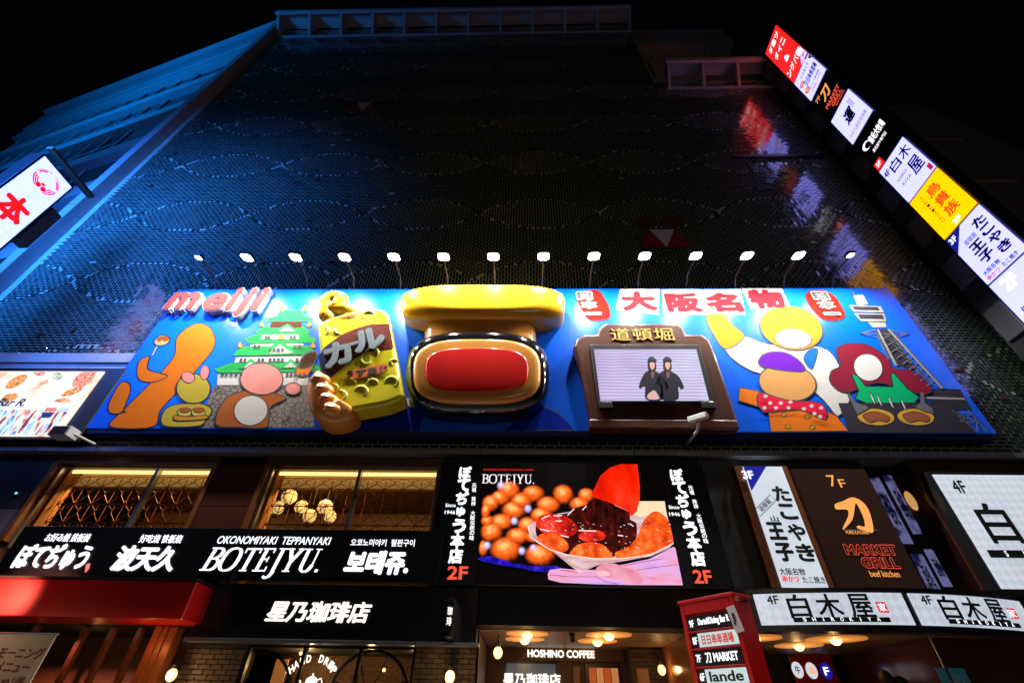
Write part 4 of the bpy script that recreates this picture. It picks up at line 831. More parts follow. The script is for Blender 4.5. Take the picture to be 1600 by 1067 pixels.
# ---- led screen sign with side panels
LS = thing('led_screen_sign', 'black sign with a glowing dumpling video between two lettered side panels', 'screen sign', (1.1, -.38, 3.5))
LY = -.40
MB().box(-1.87, -.93, -.38, -.03, 3.50, 6.02).build('side_panel', FB, LS, bevel=.006); MB().box(3.07, 4.02, -.38, -.03, 3.50, 6.02).build('side_panel', FB, LS, bevel=.006)
MB().box(-.925, 3.065, -.36, -.03, 3.50, 6.02).build('screen_case', BLACK, LS)
x0, x1, z0, z1 = -.91, 3.05, 3.54, 5.99
scr = MB().box(x0, x1, LY + .0, -.365, z0, z1).build('screen', mat('screen_black', (.002, .002, .0025), .6, spec=.1, emit=.02, ecol=(.1, .05, .05)), LS)
zl = zoomed(740, 720, 4.7059)
def clipx(pts):      # keep a picture shape inside the screen
    out = []
    for p in pts: out.append(Vector((min(max(p.x, x0 + .005), x1 - .005), p.y, min(max(p.z, z0 + .005), z1 - .005))))
    return out
def pic(name, pts, m_, k, n=5, sm=True):
    q = smooth_px(zl(*pts), n) if sm else zl(*pts)
    return MB().prism(clipx([at(a, c, LY - .001 - .0022 * k) for a, c in q]), N_, .0015).build(name, m_, scr)
BALL = mat_ball('ball_picture', (.10, .006, .0), (1.0, .13, .012), (1.0, .50, .16), 1.4, .22)
for cx, cy, rx, ry in ((260, 215, 80, 66), (200, 270, 70, 55), (440, 240, 80, 60), (350, 290, 80, 60), (660, 245, 75, 70), (550, 320, 85, 60), (830, 250, 60, 50), (780, 320, 75, 55), (100, 310, 85, 60), (60, 370, 60, 60), (300, 360, 90, 65), (500, 400, 80, 60), (90, 440, 60, 40), (210, 445, 85, 60), (400, 470, 75, 60), (110, 520, 100, 75), (330, 550, 90, 60), (50, 640, 50, 60), (240, 650, 115, 90), (490, 690, 110, 80), (440, 560, 70, 40)):
    pic('dumpling_picture', oval(cx, cy, rx * 1.15, ry * 1.15), BALL, 1 + random.random(), sm=False)
HL_ = mat_ball('highlight_picture', (.4, .35, .8), (.6, .55, .95), (.9, .85, 1), 1.1, .02)
for cx, cy in ((400, 350), (300, 440), (100, 620), (355, 660), (200, 180), (440, 640)): pic('highlight', oval(cx, cy, 34, 38, n=16), HL_, 2.4, sm=False)
pic('tray_edge', [(30, 715), (130, 700), (240, 735), (420, 770), (600, 770), (640, 800), (500, 815), (300, 780), (100, 745)], mat_photo('tray_picture', [(.35, (.0, .0, .01)), (.6, (.02, .01, .7)), (.75, (.2, .1, .9))], 6, .9), 1.5)
SKP = mat_photo('hand_picture', [(.3, (.70, .12, .22)), (.45, (.92, .38, .55)), (.6, (.85, .45, .85)), (.75, (.60, .35, .95))], 1.3, 1.0, stretch=(1, 1, 4))
pic('hand', [(545, 830), (560, 800), (640, 788), (760, 800), (900, 800), (1100, 760), (1290, 720), (1470, 630), (1490, 640), (1540, 912), (1180, 912), (900, 905), (640, 893), (550, 870)], SKP, 3, sm=False)
pic('boat_tray', [(395, 480), (440, 450), (540, 400), (720, 370), (1200, 300), (1400, 295), (1470, 600), (1440, 640), (1300, 700), (1100, 735), (930, 760), (830, 800), (780, 822), (700, 760), (600, 680), (420, 570)], mat_photo('tray_wood_picture', [(.3, (.75, .35, .35)), (.5, (.80, .52, .60)), (.7, (.95, .75, .62))], 2.2, .95, stretch=(1, 1, 4)), 4, sm=False)
pic('thumb', [(895, 800), (940, 760), (1030, 752), (1090, 775), (1180, 800), (1250, 870), (1200, 905), (1050, 870), (960, 850), (905, 838)], mat_photo('thumb_picture', [(.3, (.8, .2, .3)), (.6, (.95, .42, .55))], 2, 1.0), 6)
pic('thumb_nail', [(900, 815), (960, 805), (1000, 825), (990, 845), (920, 840)], E('pic_nail', (1, .55, .6), 1), 7)
pic('sauce_pool', [(460, 470), (520, 410), (700, 380), (760, 340), (900, 330), (1150, 430), (1200, 480), (1180, 620), (1080, 690), (900, 715), (700, 690), (560, 620), (470, 560)], mat_photo('sauce_picture', [(.35, (.01, 0, 0)), (.62, (.08, .003, .0)), (.70, (.5, .02, .02)), (.78, (.9, .8, .85))], 5, 1.0), 5)
RB1 = mat_photo('red_ball_picture', [(.3, (.25, .0, .0)), (.5, (.80, .02, .01)), (.7, (1, .10, .05)), (.8, (1, .7, .7))], 3.5, 1.1)
OB1 = mat_photo('fried_ball_picture', [(.3, (.6, .03, .0)), (.5, (.95, .10, .01)), (.75, (1, .35, .06))], 5, 1.1)
pic('sauced_dumpling', oval(610, 475, 155, 85, 12), RB1, 6, sm=False); pic('fried_dumpling', oval(585, 600, 120, 62, 20), OB1, 7, sm=False); pic('sauced_dumpling', oval(870, 550, 100, 45), RB1, 7, sm=False)
pic('fried_dumpling', [(700, 690), (760, 620), (860, 595), (960, 620), (1015, 690), (1010, 715), (860, 714), (740, 705)], OB1, 8)
pic('fried_dumpling', [(1045, 670), (1120, 640), (1200, 560), (1250, 440), (1330, 370), (1420, 420), (1465, 560), (1450, 610), (1300, 680), (1120, 712), (1050, 710)], OB1, 7)
pic('cloth', [(1215, 295), (1405, 295), (1425, 440), (1330, 380), (1240, 410), (1180, 400)], E('pic_cream', (1, .78, .5), 1.1, vary=.2), 6, sm=False)
pic('brush_bristles', [(890, 270), (1000, 310), (1150, 375), (1150, 470), (1150, 640), (1080, 560), (960, 500), (830, 440), (800, 390), (830, 320)], mat_photo('bristle_picture', [(.4, (.012, 0, 0)), (.65, (.09, .004, .002)), (.8, (.35, .02, .02))], 4, 1.0, stretch=(3, 1, 1)), 8, sm=False)
pic('brush_head', [(870, 240), (930, 110), (1000, 50), (1080, 22), (1203, 22), (1222, 180), (1222, 280), (1200, 370), (1160, 405), (1140, 370), (1000, 305), (885, 268)], mat_photo('brush_picture', [(.3, (.45, .0, .0)), (.5, (.95, .015, .0)), (.75, (1, .09, .03))], 1.1, 1.1, stretch=(1, 1, .5)), 9, sm=False)
bars('hand_creases', [zl(*s) for s in (((560, 835), (700, 850), (900, 850)), ((900, 850), (960, 880), (1060, 905)), ((1100, 770), (1250, 740), (1400, 715)), ((1200, 800), (1350, 780), (1500, 760)), ((640, 800), (760, 815)))], LY - .0235, .014, mat_photo('crease_picture', [(.3, (.6, .08, .15)), (.6, (.75, .2, .35))], 3, .9), scr, .001)
bars('boat_grain', [zl(*s) for s in (((450, 560), (560, 650), (760, 790)), ((700, 740), (800, 800), (900, 770)), ((800, 745), (1000, 735), (1250, 705)), ((420, 500), (450, 560), (600, 655)))], LY - .0236, .012, E('pic_grain', (.75, .25, .25), .8), scr, .001)
_rg = random.Random(4); b = MB()
for i in range(70):                                                    # glints and flakes in the food picture
    gx, gy = (_rg.uniform(500, 740), _rg.uniform(395, 520)) if i < 18 else ((_rg.uniform(760, 1150), _rg.uniform(440, 690)) if i < 55 else (_rg.uniform(1180, 1450), _rg.uniform(430, 640)))
    l = _rg.uniform(3, 16); a_ = _rg.uniform(-.6, .6)
    b.ribbon([at(x, y, LY - .0238) for x, y in zl((gx, gy), (gx + l, gy + l * a_))], _rg.uniform(.006, .014), N_, .001, closed=False)
b.build('glint_picture', E('pic_glint', (1, .75, .72), .9), scr, kind='stuff')
b = MB()
for i in range(60):
    gx, gy = (_rg.uniform(720, 1000), _rg.uniform(615, 705)) if i < 20 else ((_rg.uniform(500, 690), _rg.uniform(560, 640)) if i < 35 else (_rg.uniform(1080, 1440), _rg.uniform(470, 690)))
    b.ribbon([at(x, y, LY - .0237) for x, y in zl((gx, gy), (gx + _rg.uniform(4, 14), gy + _rg.uniform(-5, 8)))], _rg.uniform(.005, .012), N_, .001, closed=False)
b.build('crust_picture', E('pic_crust', (.45, .02, .0), .8), scr, kind='stuff')
bars('sauce_glints', [zl(*s) for s in (((500, 425), (560, 398)), ((590, 402), (650, 400)), ((600, 440), (650, 440)), ((770, 510), (900, 515)), ((1060, 545), (1100, 550)), ((830, 330), (800, 360)), ((1150, 460), (1175, 480)), ((690, 400), (740, 350)), ((490, 500), (560, 515)), ((640, 545), (700, 560)))], LY - .024, .018, E('pic_white', (1, .9, .95), 1.1), scr, .001)
bars('tray_rim', [zl((400, 480), (420, 560), (560, 650), (690, 690), (870, 716), (1100, 716), (1300, 690), (1470, 605))], LY - .0245, .02, E('pic_rim', (1, .75, .65), 1.0), scr, .001)
serif('BOTEJYU.', 753, 741, 835, 755, LY - .003, E('pic_white', (1, .9, .95), 1.1), scr, depth=.003); text('AUTHENTIC JAPANESE TRADITIONAL CUISINE', at(794, 734, LY - .003), 1.12, .05, RED_E, scr, depth=.002, off=.01); text('Since 1946', at(794, 763, LY - .012), .45, .08, REDT_E, scr, depth=.002)
VC = 'ぼてぢゅう本店'
for (a, c, s) in (((727, 738), (712, 868), 0), ((1057, 742), (1090, 872), 1)):
    t_ = [o for o in bpy.data.objects if o.parent == LS and o.name.startswith('side_panel')][s]
    VT(VC, a, c, -.383, .285, FT, t_, off=.055, depth=.012)
TP('2F', 698, 884, 732, 905, -.383, RED_E if 0 else REDT_E, [o for o in bpy.data.objects if o.parent == LS and o.name.startswith('side_panel')][0], off=.03, depth=.012)
TP('2F', 1081, 890, 1114, 911, -.383, REDT_E, [o for o in bpy.data.objects if o.parent == LS and o.name.startswith('side_panel')][1], off=.03, depth=.012)
for s, (a, c) in enumerate((((741, 758), (737, 840)), ((1079, 762), (1103, 845)))):
    t_ = [o for o in bpy.data.objects if o.parent == LS and o.name.startswith('side_panel')][s]; VT('元祖 発祥 大阪伝統の味', a, c, -.383, .095, FT, t_, off=.012)
for s, (xx, yy) in enumerate(((704, 794), (1053, 797))):
    t_ = [o for o in bpy.data.objects if o.parent == LS and o.name.startswith('side_panel')][s]
    text('Since', at(xx, yy - 5, -.383), .22, .075, FT, t_, off=.01); text('1946', at(xx + (1 if s else -1), yy + 6, -.383), .22, .075, FT, t_, off=.01)

# ---- 3F and 7F and 4F signs, storefront window between
T3 = thing('wall_sign', 'white upright sign with bold brush lettering and a navy corner, in a brown frame', 'sign', (5.4, -.28, 3.5))
MB().box(4.80, 4.985, -.24, -.03, 3.45, 6.05).build('side_board', WOOD, T3); MB().box(5.855, 5.99, -.24, -.03, 3.45, 6.05).build('side_board', WOOD, T3)
MB().box(4.99, 5.85, -.28, -.03, 3.50, 6.02).build('sign_panel', mat('lightbox_cool', (.3, .3, .3), .3, emit=.95, ecol=(.66, .74, .84), vary=.18, scale=1.2), T3)
MB().prism([(4.992, -.281, 6.018), (5.50, -.281, 6.018), (4.992, -.281, 5.45)], N_, .003).build('corner', NAVY_E, T3); TP('3F', 1158, 735, 1179, 748, -.286, FT, T3, off=.035)
for ch, x, y in (('た', 1221, 771), ('こ', 1231, 799), ('や', 1245, 831), ('き', 1259, 863)): text(ch, at(x, y, -.283), .36, .34, INK, T3, off=.055)
for ch, x, y in (('王', 1213, 829), ('子', 1226, 862)): text(ch, at(x, y, -.283), .36, .36, INK, T3, off=.065)
text('山', at(1210, 810, -.283), .16, .12, INK, T3, off=.03)
o = MB().ribbon([at(*q, -.283) for q in ((1178, 797), (1204, 772), (1212, 782), (1187, 807))], .012, N_, .003).build('label_box', INK, T3); text('道頓堀', at(1195, 789, -.283), .36, .11, INK, o, rot=38, off=.01)
TP('大阪名物', 1216, 887, 1259, 898, -.283, INK, T3, off=.02); TP('串かつ', 1221, 899, 1250, 909, -.283, E('ink_red2', (.9, .01, .02), .9), T3, off=.03); TP('たこ焼き', 1252, 900, 1291, 911, -.283, INK, T3, off=.015)
T7 = thing('wall_sign', 'dark brown upright sign with an orange blade character and red outlined grill lettering', 'sign', (6.85, -.26, 3.5))
sg = MB().box(6.06, 7.68, -.26, -.03, 3.50, 5.98).build('sign_panel', mat('sign_dark_brown', (.030, .014, .010), .25, emit=.06, ecol=(.16, .07, .05)), T7)
text('7', at(1300, 751, -.262), .17, .26, ORANGE_E, T7, off=.0); text('F', at(1316, 755, -.262), .14, .19, ORANGE_E, T7)
zr = zoomed(1130, 690, 2.83)
cut('blade_mark', smooth_px(zr((495, 275), (530, 262), (560, 247), (590, 250), (625, 275), (650, 320), (664, 395), (640, 398), (592, 380), (600, 370), (625, 375), (622, 340), (600, 290), (585, 272), (580, 300), (570, 345), (535, 385), (530, 378), (552, 330), (548, 300), (500, 298)), 4), -.263, .004, ORANGE_E, T7)
cut('mark_line', zr((535, 388), (685, 389), (685, 391), (535, 391)), -.263, .003, CONC, T7); TP('PURE KATANA', 1321, 829, 1358, 834, -.263, ORANGE_E, T7)
for body, x0_, y0_, x1_, y1_ in (('MARKET', 1316, 850, 1404, 867), ('GRILL', 1342, 870, 1408, 888)):
    TP(body, x0_, y0_, x1_, y1_, -.262, REDT_E, T7, off=.06, shear=0); TP(body, x0_ + 1, y0_ + 1, x1_ - 1, y1_ - 1, -.2675, MATS['sign_dark_brown'], T7, off=.025, shear=0)
TP('beef kitchen', 1357, 891, 1407, 901, -.262, ORANGE_E, T7, off=.004)
W3 = thing('window', 'dark shop window with lilac panels standing in for sign reflections beside the grill sign', 'window', (8.4, 0, 3.4))
MB().box(7.86, 8.95, .30, .34, 3.3, 6.1).build('dark_backing', mat('brown_backing', (.04, .02, .012), .5), W3)
for a, c in ((3.3, 4.32), (4.34, 5.2), (5.22, 6.1)): MB().box(7.86, 8.95, -.012, 0, a, c).build('pane', GLASS, W3)
LB_ = mat_photo('reflection_lilac', [(.40, (.02, .02, .10)), (.5, (.30, .28, .62)), (.8, (.42, .38, .85))], 3.2, .55)  # reflected signs imitated by faintly glowing panels behind the glass
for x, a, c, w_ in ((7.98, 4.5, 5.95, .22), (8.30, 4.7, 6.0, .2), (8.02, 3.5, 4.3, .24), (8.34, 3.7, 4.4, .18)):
    o = MB().box(x, x + w_, .1, .11, a, c).build('reflection_panel', LB_, W3); text('酒処', (x + w_ / 2, .098, (a + c) / 2), w_ * .6, (c - a) * .5, mat('reflection_ink', (.02, .02, .08), .6), o, off=.02)
MB().ball((8.72, .2, 5.45), .1, .04, .22).build('lamp_glow', E('shop_lamp', (1, .5, .15), .9), W3, smooth=True)
T4 = thing('wall_sign', 'large white wall sign with black 4F and tavern characters at the right edge', 'sign', (10.6, -.3, 3.6))
MB().box(9.02, 12.3, -.26, -.03, 3.52, 5.94).build('case', BLACK, T4)
def checker(name, s):
    m = mat(name, (.3, .3, .3), .35, emit=s, ecol=(.62, .68, .78), vary=.3, scale=.9); nt = m.node_tree; g = nt.nodes.new('ShaderNodeNewGeometry'); mp = nt.nodes.new('ShaderNodeMapping'); mp.inputs['Rotation'].default_value = (0, .78, 0)
    nt.links.new(g.outputs['Position'], mp.inputs[0]); ck = nt.nodes.new('ShaderNodeTexChecker'); ck.inputs['Scale'].default_value = 9; ck.inputs['Color1'].default_value = (1, 1, 1, 1); ck.inputs['Color2'].default_value = (.86, .87, .9, 1); nt.links.new(mp.outputs[0], ck.inputs[0])
    b = nt.nodes['Principled BSDF']; l = b.inputs['Emission Color'].links[0].from_socket; mm = nt.nodes.new('ShaderNodeMix'); mm.data_type = 'RGBA'; mm.blend_type = 'MULTIPLY'; mm.inputs[0].default_value = 1
    nt.links.new(l, mm.inputs[6]); nt.links.new(ck.outputs[0], mm.inputs[7]); nt.links.new(mm.outputs[2], b.inputs['Emission Color']); return m
CHK = checker('lightbox_diamond', 1.0); MB().box(9.1, 12.2, -.285, -.261, 3.60, 5.86).build('sign_panel', CHK, T4)
TP('4F', 1482, 750, 1514, 770, -.287, INK, T4, off=.02); TP('白', 1513, 785, 1602, 848, -.287, INK, T4, off=.025, depth=.006)
MB().box(at(1545, 865, -.287).x, 12.1, -.292, -.287, at(1560, 871, -.287).z, at(1560, 859, -.287).z).build('lettering_bar', INK, T4); TP('S', 1568, 860, 1577, 869, -.294, WHITE_E, T4); TP('H', 1597, 860, 1607, 869, -.294, WHITE_E, T4)

# ---- bowed canopy with two lit signs
def bow(x): return -1.16 + .062 * (x - 6.3) ** 2 * (1.0 if x < 6.3 else 1.25)
def canopy(x0, x1, z0, z1, label):
    t = thing('canopy_sign', label, 'sign', ((x0 + x1) / 2, bow((x0 + x1) / 2), z0), group='two bowed tavern signs over the entrance')
    def strip(a, c, yo_, e0, e1, mt, name):
        n = 12; P = [(a + (c - a) * i / n) for i in range(n + 1)]
        return MB().prism([Vector((x, bow(x) + yo_, e0)) for x in P] + [Vector((x, bow(x) + yo_ + .25, e0)) for x in P[::-1]], Z_, e1 - e0).build(name, mt, t)
    strip(x0 - .12, x1 + .06, .0, z0 - .10, z0 - .012, BLACK, 'bottom_trim'); strip(x0 - .12, x1 + .06, .0, z1 + .012, z1 + .08, BLACK, 'top_trim'); strip(x0 - .12, x1 + .06, .03, z0 - .01, z1 + .01, BLACK, 'case')
    strip(x0, x1, .0, z0, z1, checker('lightbox_diamond_2', 1.05) if 'lightbox_diamond_2' not in MATS else MATS['lightbox_diamond_2'], 'sign_panel')
    W_ = x1 - x0
    def put_t(body, fx, fz, w_, h_, m_=INK, **k):
        x = x0 + W_ * fx; s = (bow(x + .01) - bow(x - .01)) / .02; u = Vector((1, s, 0)).normalized(); n = Vector((s, -1, 0)).normalized()
        return text(body, Vector((x, bow(x), z0 + (z1 - z0) * fz)) + n * .003, w_, h_, m_, t, u=u, n=n, **k)
    put_t('4F', .115, .80, .19, .14, off=.02)
    for ch, fx, w_ in (('白', .27, .34), ('木', .47, .40), ('屋', .68, .38)): put_t(ch, fx, .58, w_, .36, off=.022)
    for i in range(6): put_t('■', .26 + .105 * i, .145, W_ * .107, .07)
    for i, ch in enumerate('SHiROKiYA'): put_t(ch, .28 + .06 * i,   .155, .05 if ch != 'i' else .014, .055, WHITE_E, depth=.008)
    x = x0 + W_ * .815; s = MB().box(x - .07, x + .09, bow(x) - .012, bow(x) - .004, z0 + .17, z0 + .33).build('red_stamp', E('stamp_red', (.9, .05, .05), .8), t)
    text('家', (x + .01, bow(x) - .013, z0 + .25), .12, .12, WHITE_E, s, depth=.003)
    return t
canopy(4.12, 6.52, 2.86, 3.33, 'left bowed white tavern sign next to the red directory box'); canopy(6.64, 8.95, 2.86, 3.33, 'right bowed white tavern sign under the window, running to the edge')
MB().box(4.0, 9.6, -.6, .02, 3.42, 3.5).build('canopy_roof', BLACK, B)

# ---- coffee shop fascia, beam, piers, glazing
HF = thing('fascia_sign', 'black coffee shop fascia with one line of white brush characters', 'sign', (-3.6, -.3, 2.6))
MB().box(-6.15, -.85, -.30, -.03, 2.60, 3.49).build('fascia_panel', FB, HF, bevel=.01); TP('星乃珈琲店', 414, 939, 584, 972, -.302, WARMW_E, HF, off=.03, depth=.03, shear=.15)
MB().box(-6.2, -.8, -.36, -.05, 2.53, 2.59).build('bottom_trim', STEEL, HF, bevel=.008)
SSG = thing('projecting_sign', 'tiny dark projecting sign with white characters beside the coffee shop fascia', 'sign', (-1.0, -.5, 3))
c = at(706, 968, -.5); MB().box(c.x - .06, c.x + .06, -.85, -.31, c.z - .3, c.z + .3).build('box', FB, SSG, bevel=.01)
text('珈', (c.x, -.853, c.z + .09), .09, .13, WARMW_E, SSG, depth=.003, off=.02); text('琲', (c.x, -.853, c.z - .07), .09, .13, WARMW_E, SSG, depth=.003, off=.02)
MB().box(-.84, 4.0, -.28, .3, 2.87, 3.49).build('entrance_beam', MATT, B)
BRICK = mat_pieces('dark_brick', (.05, .035, .022), (.20, .13, .075), .6, bump=.5); MORT = mat('mortar', (.03, .025, .02), .9)
bm_ = MB().box(-.1, .1, -.02, 0, -.034, .034).build('brick', BRICK, None, bevel=.005, seg=1); brick_me = bm_.data; bpy.data.objects.remove(bm_)
def pier(x0, x1, Y, z0, z1, depth, base=0.13):
    t = thing('brick_pier', 'x', 'brick pier', ((x0 + x1) / 2, Y, base)); MB().box(x0, x1, Y, Y + depth, base, z1).build('core', MORT, t)
    n = max(1, int((x1 - x0) / .21)); pw = (x1 - x0) / n
    for j in range(int((z1 - z0) / .078)):
        for i in range(n + (j % 2)):
            x = x0 + (i + (.5 if j % 2 == 0 else 0)) * pw
            if x - .09 < x0 or x + .09 > x1:
                if x + .1 < x0 + .05 or x - .1 > x1 - .05: continue
            o = bpy.data.objects.new('brick', brick_me); COL.objects.link(o); o.parent = t; o.scale = ((pw - .012) / .2, 1, 1)
            o.location = Vector((min(max(x, x0 + pw / 2), x1 - pw / 2) if j % 2 == 0 else min(max(x, x0 + pw / 4), x1 - pw / 4), Y + random.uniform(-.003, .003), z0 + .04 + j * .078)) - t.location
            if j % 2 and (i == 0 or i == n): o.scale = ((pw / 2 - .012) / .2, 1, 1)
    return t
pier(-6.25, -5.15, -.02, 1.75, 2.52, .4)['label'] = 'brick pier with a globe wall lamp right of the red awning'
pier(-1.98, -.86, -.02, 1.75, 2.83, .5)['label'] = 'brick pier between the coffee shop window and the entrance lobby'
pier(2.45, 3.2, 2.6, 1.8, 2.84, .4)['label'] = 'brick pier at the right rear corner of the coffee shop lobby'
# shop interior
INB = mat_pieces('inner_brick', (.10, .05, .02), (.26, .14, .06), .6)
iw = MB()
for j in range(16):
    for i in range(20): x = -5.3 + i * .21 + (.1 if j % 2 else 0); iw.box(x, x + .2, 2.28, 2.3, 1.5 + j * .08, 1.572 + j * .08)
iw.build('inner_bricks', INB, B, kind='stuff')
MB().box(-5.5, -.9, 2.3, 2.6, .13, 2.95).build('inner_wall', MORT, B); MB().box(-6.2, -.9, .02, 2.3, 2.56, 2.95).build('shop_ceiling', MATT, B)
CW_ = thing('shop_window', 'coffee shop front window with hand drip lettering and a white pot emblem', 'window', (-3.6, 0, 1))
for a, c in ((-5.14, -4.1), (-4.06, -3.05), (-3.01, -1.99)): MB().box(a, c, .1, .11, .6, 2.5).build('pane', GLASS, CW_)
for x in (-5.14, -4.08, -3.03, -2.01): MB().box(x - .03, x + .03, .05, .16, .2, 2.52).build('mullion', BLACK, CW_)
MB().box(-5.17, -1.98, .05, .16, 2.5, 2.56).build('head_rail', BLACK, CW_)
hd = at(489, 1043, .09)
for i, ch in enumerate('HAND DRIP'):
    if ch == ' ': continue
    a = math.radians(62 - 15.5 * i + (0 if i < 4 else 0)); r = .33; cc_ = Vector((hd.x + r * 1.35 * math.sin(-a), .09, hd.z - .18 + r * math.cos(a))); text(ch, cc_, .085, .12, WARMW_E, CW_, rot=math.degrees(a) * .55, off=.04)
pc = at(487, 1062, .09)
MB().prism([pc + Vector(q) for q in ((-.14, 0, -.25), (.14, 0, -.25), (.10, 0, .02), (.05, 0, .05), (.015, 0, .06), (.015, 0, .10), (-.015, 0, .10), (-.015, 0, .06), (-.05, 0, .05), (-.10, 0, .02))], N_, .004).build('pot_emblem', WARMW_E, CW_)
MB().ribbon([pc + Vector(q) for q in ((-.12, 0, -.2), (-.19, 0, -.12), (-.20, 0, -.02), (-.25, 0, .01))], .022, N_, .004, closed=False).build('pot_spout', WARMW_E, CW_); MB().ribbon([pc + Vector(q) for q in ((.10, 0, .0), (.16, 0, .03), (.20, 0, -.03), (.18, 0, -.12))], .02, N_, .004, closed=False).build('pot_handle', WARMW_E, CW_)
for (px, lab) in ((410, 'left large iron wheel in the coffee shop window'), (586, 'right large iron wheel in the coffee shop window, below the fascia lettering')):
    top = at(px, 1016, .35); r = .74; c = Vector((top.x, .35, top.z - r)); t = thing('iron_wheel', lab, 'wheel', (c.x, .35, c.z - r), group='iron wheels in the coffee shop window')
    MB().tube([c + Vector((r * math.cos(a), 0, r * math.sin(a))) for a in [6.2832 * i / 40 for i in range(41)]], .028, 8, False).build('rim', BLACK, t, smooth=True)
    MB().tube([c + Vector((0, -.06, 0)), c + Vector((0, .06, 0))], .08, 14).build('hub', BLACK, t)
    for k in range(8): a = math.pi / 8 * 2 * k + .4; MB().tube([c, c + Vector((r * math.cos(a), 0, r * math.sin(a)))], .014, 6).build('spoke', BLACK, t)
for (px, w_, lab) in ((357, .34, 'lit orange hanging banner inside the coffee shop, left'), (441, .26, 'narrow red orange hanging banner behind the left iron wheel')):
    c = at(px, 1034, 1.2); t = thing('hanging_banner', lab, 'banner', (c.x, 1.2, 1.2)); MB().box(c.x - w_ / 2, c.x + w_ / 2, 1.19, 1.21, 1.0, c.z + .05).build('cloth', mat('banner_orange', (.7, .22, .04), .7, emit=.5, ecol=(1, .34, .06), vary=.35, scale=2), t); MB().tube([(c.x - w_ / 2 - .03, 1.2, c.z + .06), (c.x + w_ / 2 + .03, 1.2, c.z + .06)], .014, 6).build('rod', BLACK, t)
for i, px in enumerate((423, 445, 470, 545, 578, 600)):
    c = at(px, (1000, 1049, 1020, 1014, 1006, 1046)[i], 1.5); t = thing('pendant_lamp', ('small bulb behind the left iron wheel, left of its upper spoke', 'small bulb low behind the left iron wheel', 'small bulb hanging left of the hand drip lettering', 'small bulb hanging just right of the hand drip lettering', 'highest small bulb above the right iron wheel', 'low small bulb inside the right iron wheel')[i], 'lamp', tuple(c), group='small bulbs inside the coffee shop'); MB().ball(c, .035).build('bulb', AMBER_E, t, smooth=True); MB().tube([c + Vector((0, 0, .03)), (c.x, c.y, 2.56)], .005, 5).build('cord', INK, t)
def point(loc, e, col=(1, .55, .2), r=.06):
    ld = bpy.data.lights.new('lamp_or_fill', 'POINT'); ld.energy = e; ld.color = col; ld.shadow_soft_size = r; o = bpy.data.objects.new('lamp_or_fill', ld); COL.objects.link(o); o.location = loc; return o
point((-4.6, 1.5, 2.3), 26); point((-3.2, 1.3, 2.35), 14); point((-2.3, 1.4, 2.3), 3)  # added fills inside the coffee shop, no fittings
def wall_lamp(px, py, Y, label, side=1, e=4):
    c = at(px, py, Y); t = thing('wall_lamp', label, 'wall lamp', (c.x, c.y, c.z), group='globe wall lamps of the coffee shop')
    MB().ball(c, .085, None, .10).build('globe', mat('globe_glass', (.9, .7, .4), .3, emit=2.2, ecol=(1, .62, .24), vary=.3, scale=14), t, smooth=True)
    MB().tube([c + Vector((0, 0, .09)), c + Vector((0, 0, .15))], .05, 10).build('cap', BLACK, t); MB().tube([c + Vector((0, 0, .15)), c + Vector((0, .02, .24)), c + Vector((0, .10, .28)), c + Vector((0, .2, .22)), c + Vector((0, .26, .12))], .014, 7).build('swan_neck', BLACK, t, smooth=True)
    point(c + Vector((0, -.16, .0)), e)
wall_lamp(268, 1054, -.28, 'globe wall lamp on the brick pier right of the red awning', e=12); wall_lamp(703, 1057, -.28, 'globe wall lamp low on the pier left of the entrance lobby', e=7); wall_lamp(778, 1019, .25, 'globe wall lamp at the left corner of the entrance lobby', e=3); wall_lamp(1034, 1046, 2.3, 'globe wall lamp on the rear pier of the entrance lobby', e=3)
# lobby of the coffee shop
LOBC = mat('lobby_ceiling', (.42, .24, .11), .45, vary=.12)
MB().box(-.85, 4.0, .31, 3.69, 2.86, 2.99).build('lobby_ceiling', LOBC, B); MB().box(-.85, 3.2, 3.2, 3.4, .13, 2.85).build('lobby_rear_wall', DKA, B); MB().box(-.9, -.86, .02, 3.6, .13, 2.85).build('lobby_side_wall', DKA, B)
GLW = mat('polished_red_granite', (.30, .12, .05), .12, vary=.3, scale=40); MB().box(3.22, 3.4, .3, 3.2, .13, 2.85).build('lobby_side_wall', GLW, B)
CO = thing('entrance_sign', 'dark header with white coffee lettering above the inner door', 'sign', (1, 3.1, 2.6)); c = at(876, 1021, 3.05)
MB().box(-.1, 2.4, 3.06, 3.19, c.z - .14, c.z + .12).build('header', DKA, CO); TP('HOSHINO COFFEE', 824, 1015, 929, 1027, 3.055, WARMW_E, CO, off=.04, depth=.02)
LW_ = thing('lobby_window', 'grey lobby window with white coffee shop characters', 'window', (.2, 3.1, .2)); x0_, x1_ = at(791, 1040, 3.1).x, at(868, 1040, 3.1).x; zt_ = at(830, 1036, 3.1).z
MB().box(x0_, x1_, 3.11, 3.13, .5, zt_).build('pane', mat('grey_blue_pane', (.09, .11, .13), .25, emit=.10, ecol=(.5, .6, .7)), LW_); MB().box(x0_ - .05, x1_ + .05, 3.08, 3.16, zt_, zt_ + .05).build('frame', BLACK, LW_)
TP('星乃珈琲店', 786, 1051, 876, 1070, 3.10, WARMW_E, LW_, off=.035, depth=.01)
DR = thing('inner_door', 'inner shop door with glowing red and orange panels', 'door', (1.6, 3.1, .2)); xa_, xb_ = at(919, 1040, 3.1).x, at(965, 1040, 3.1).x; zt_ = at(940, 1043, 3.1).z
MB().box(xa_ - .07, xb_ + .07, 3.10, 3.19, .13, zt_ + .08).build('frame', BLACK, DR); 
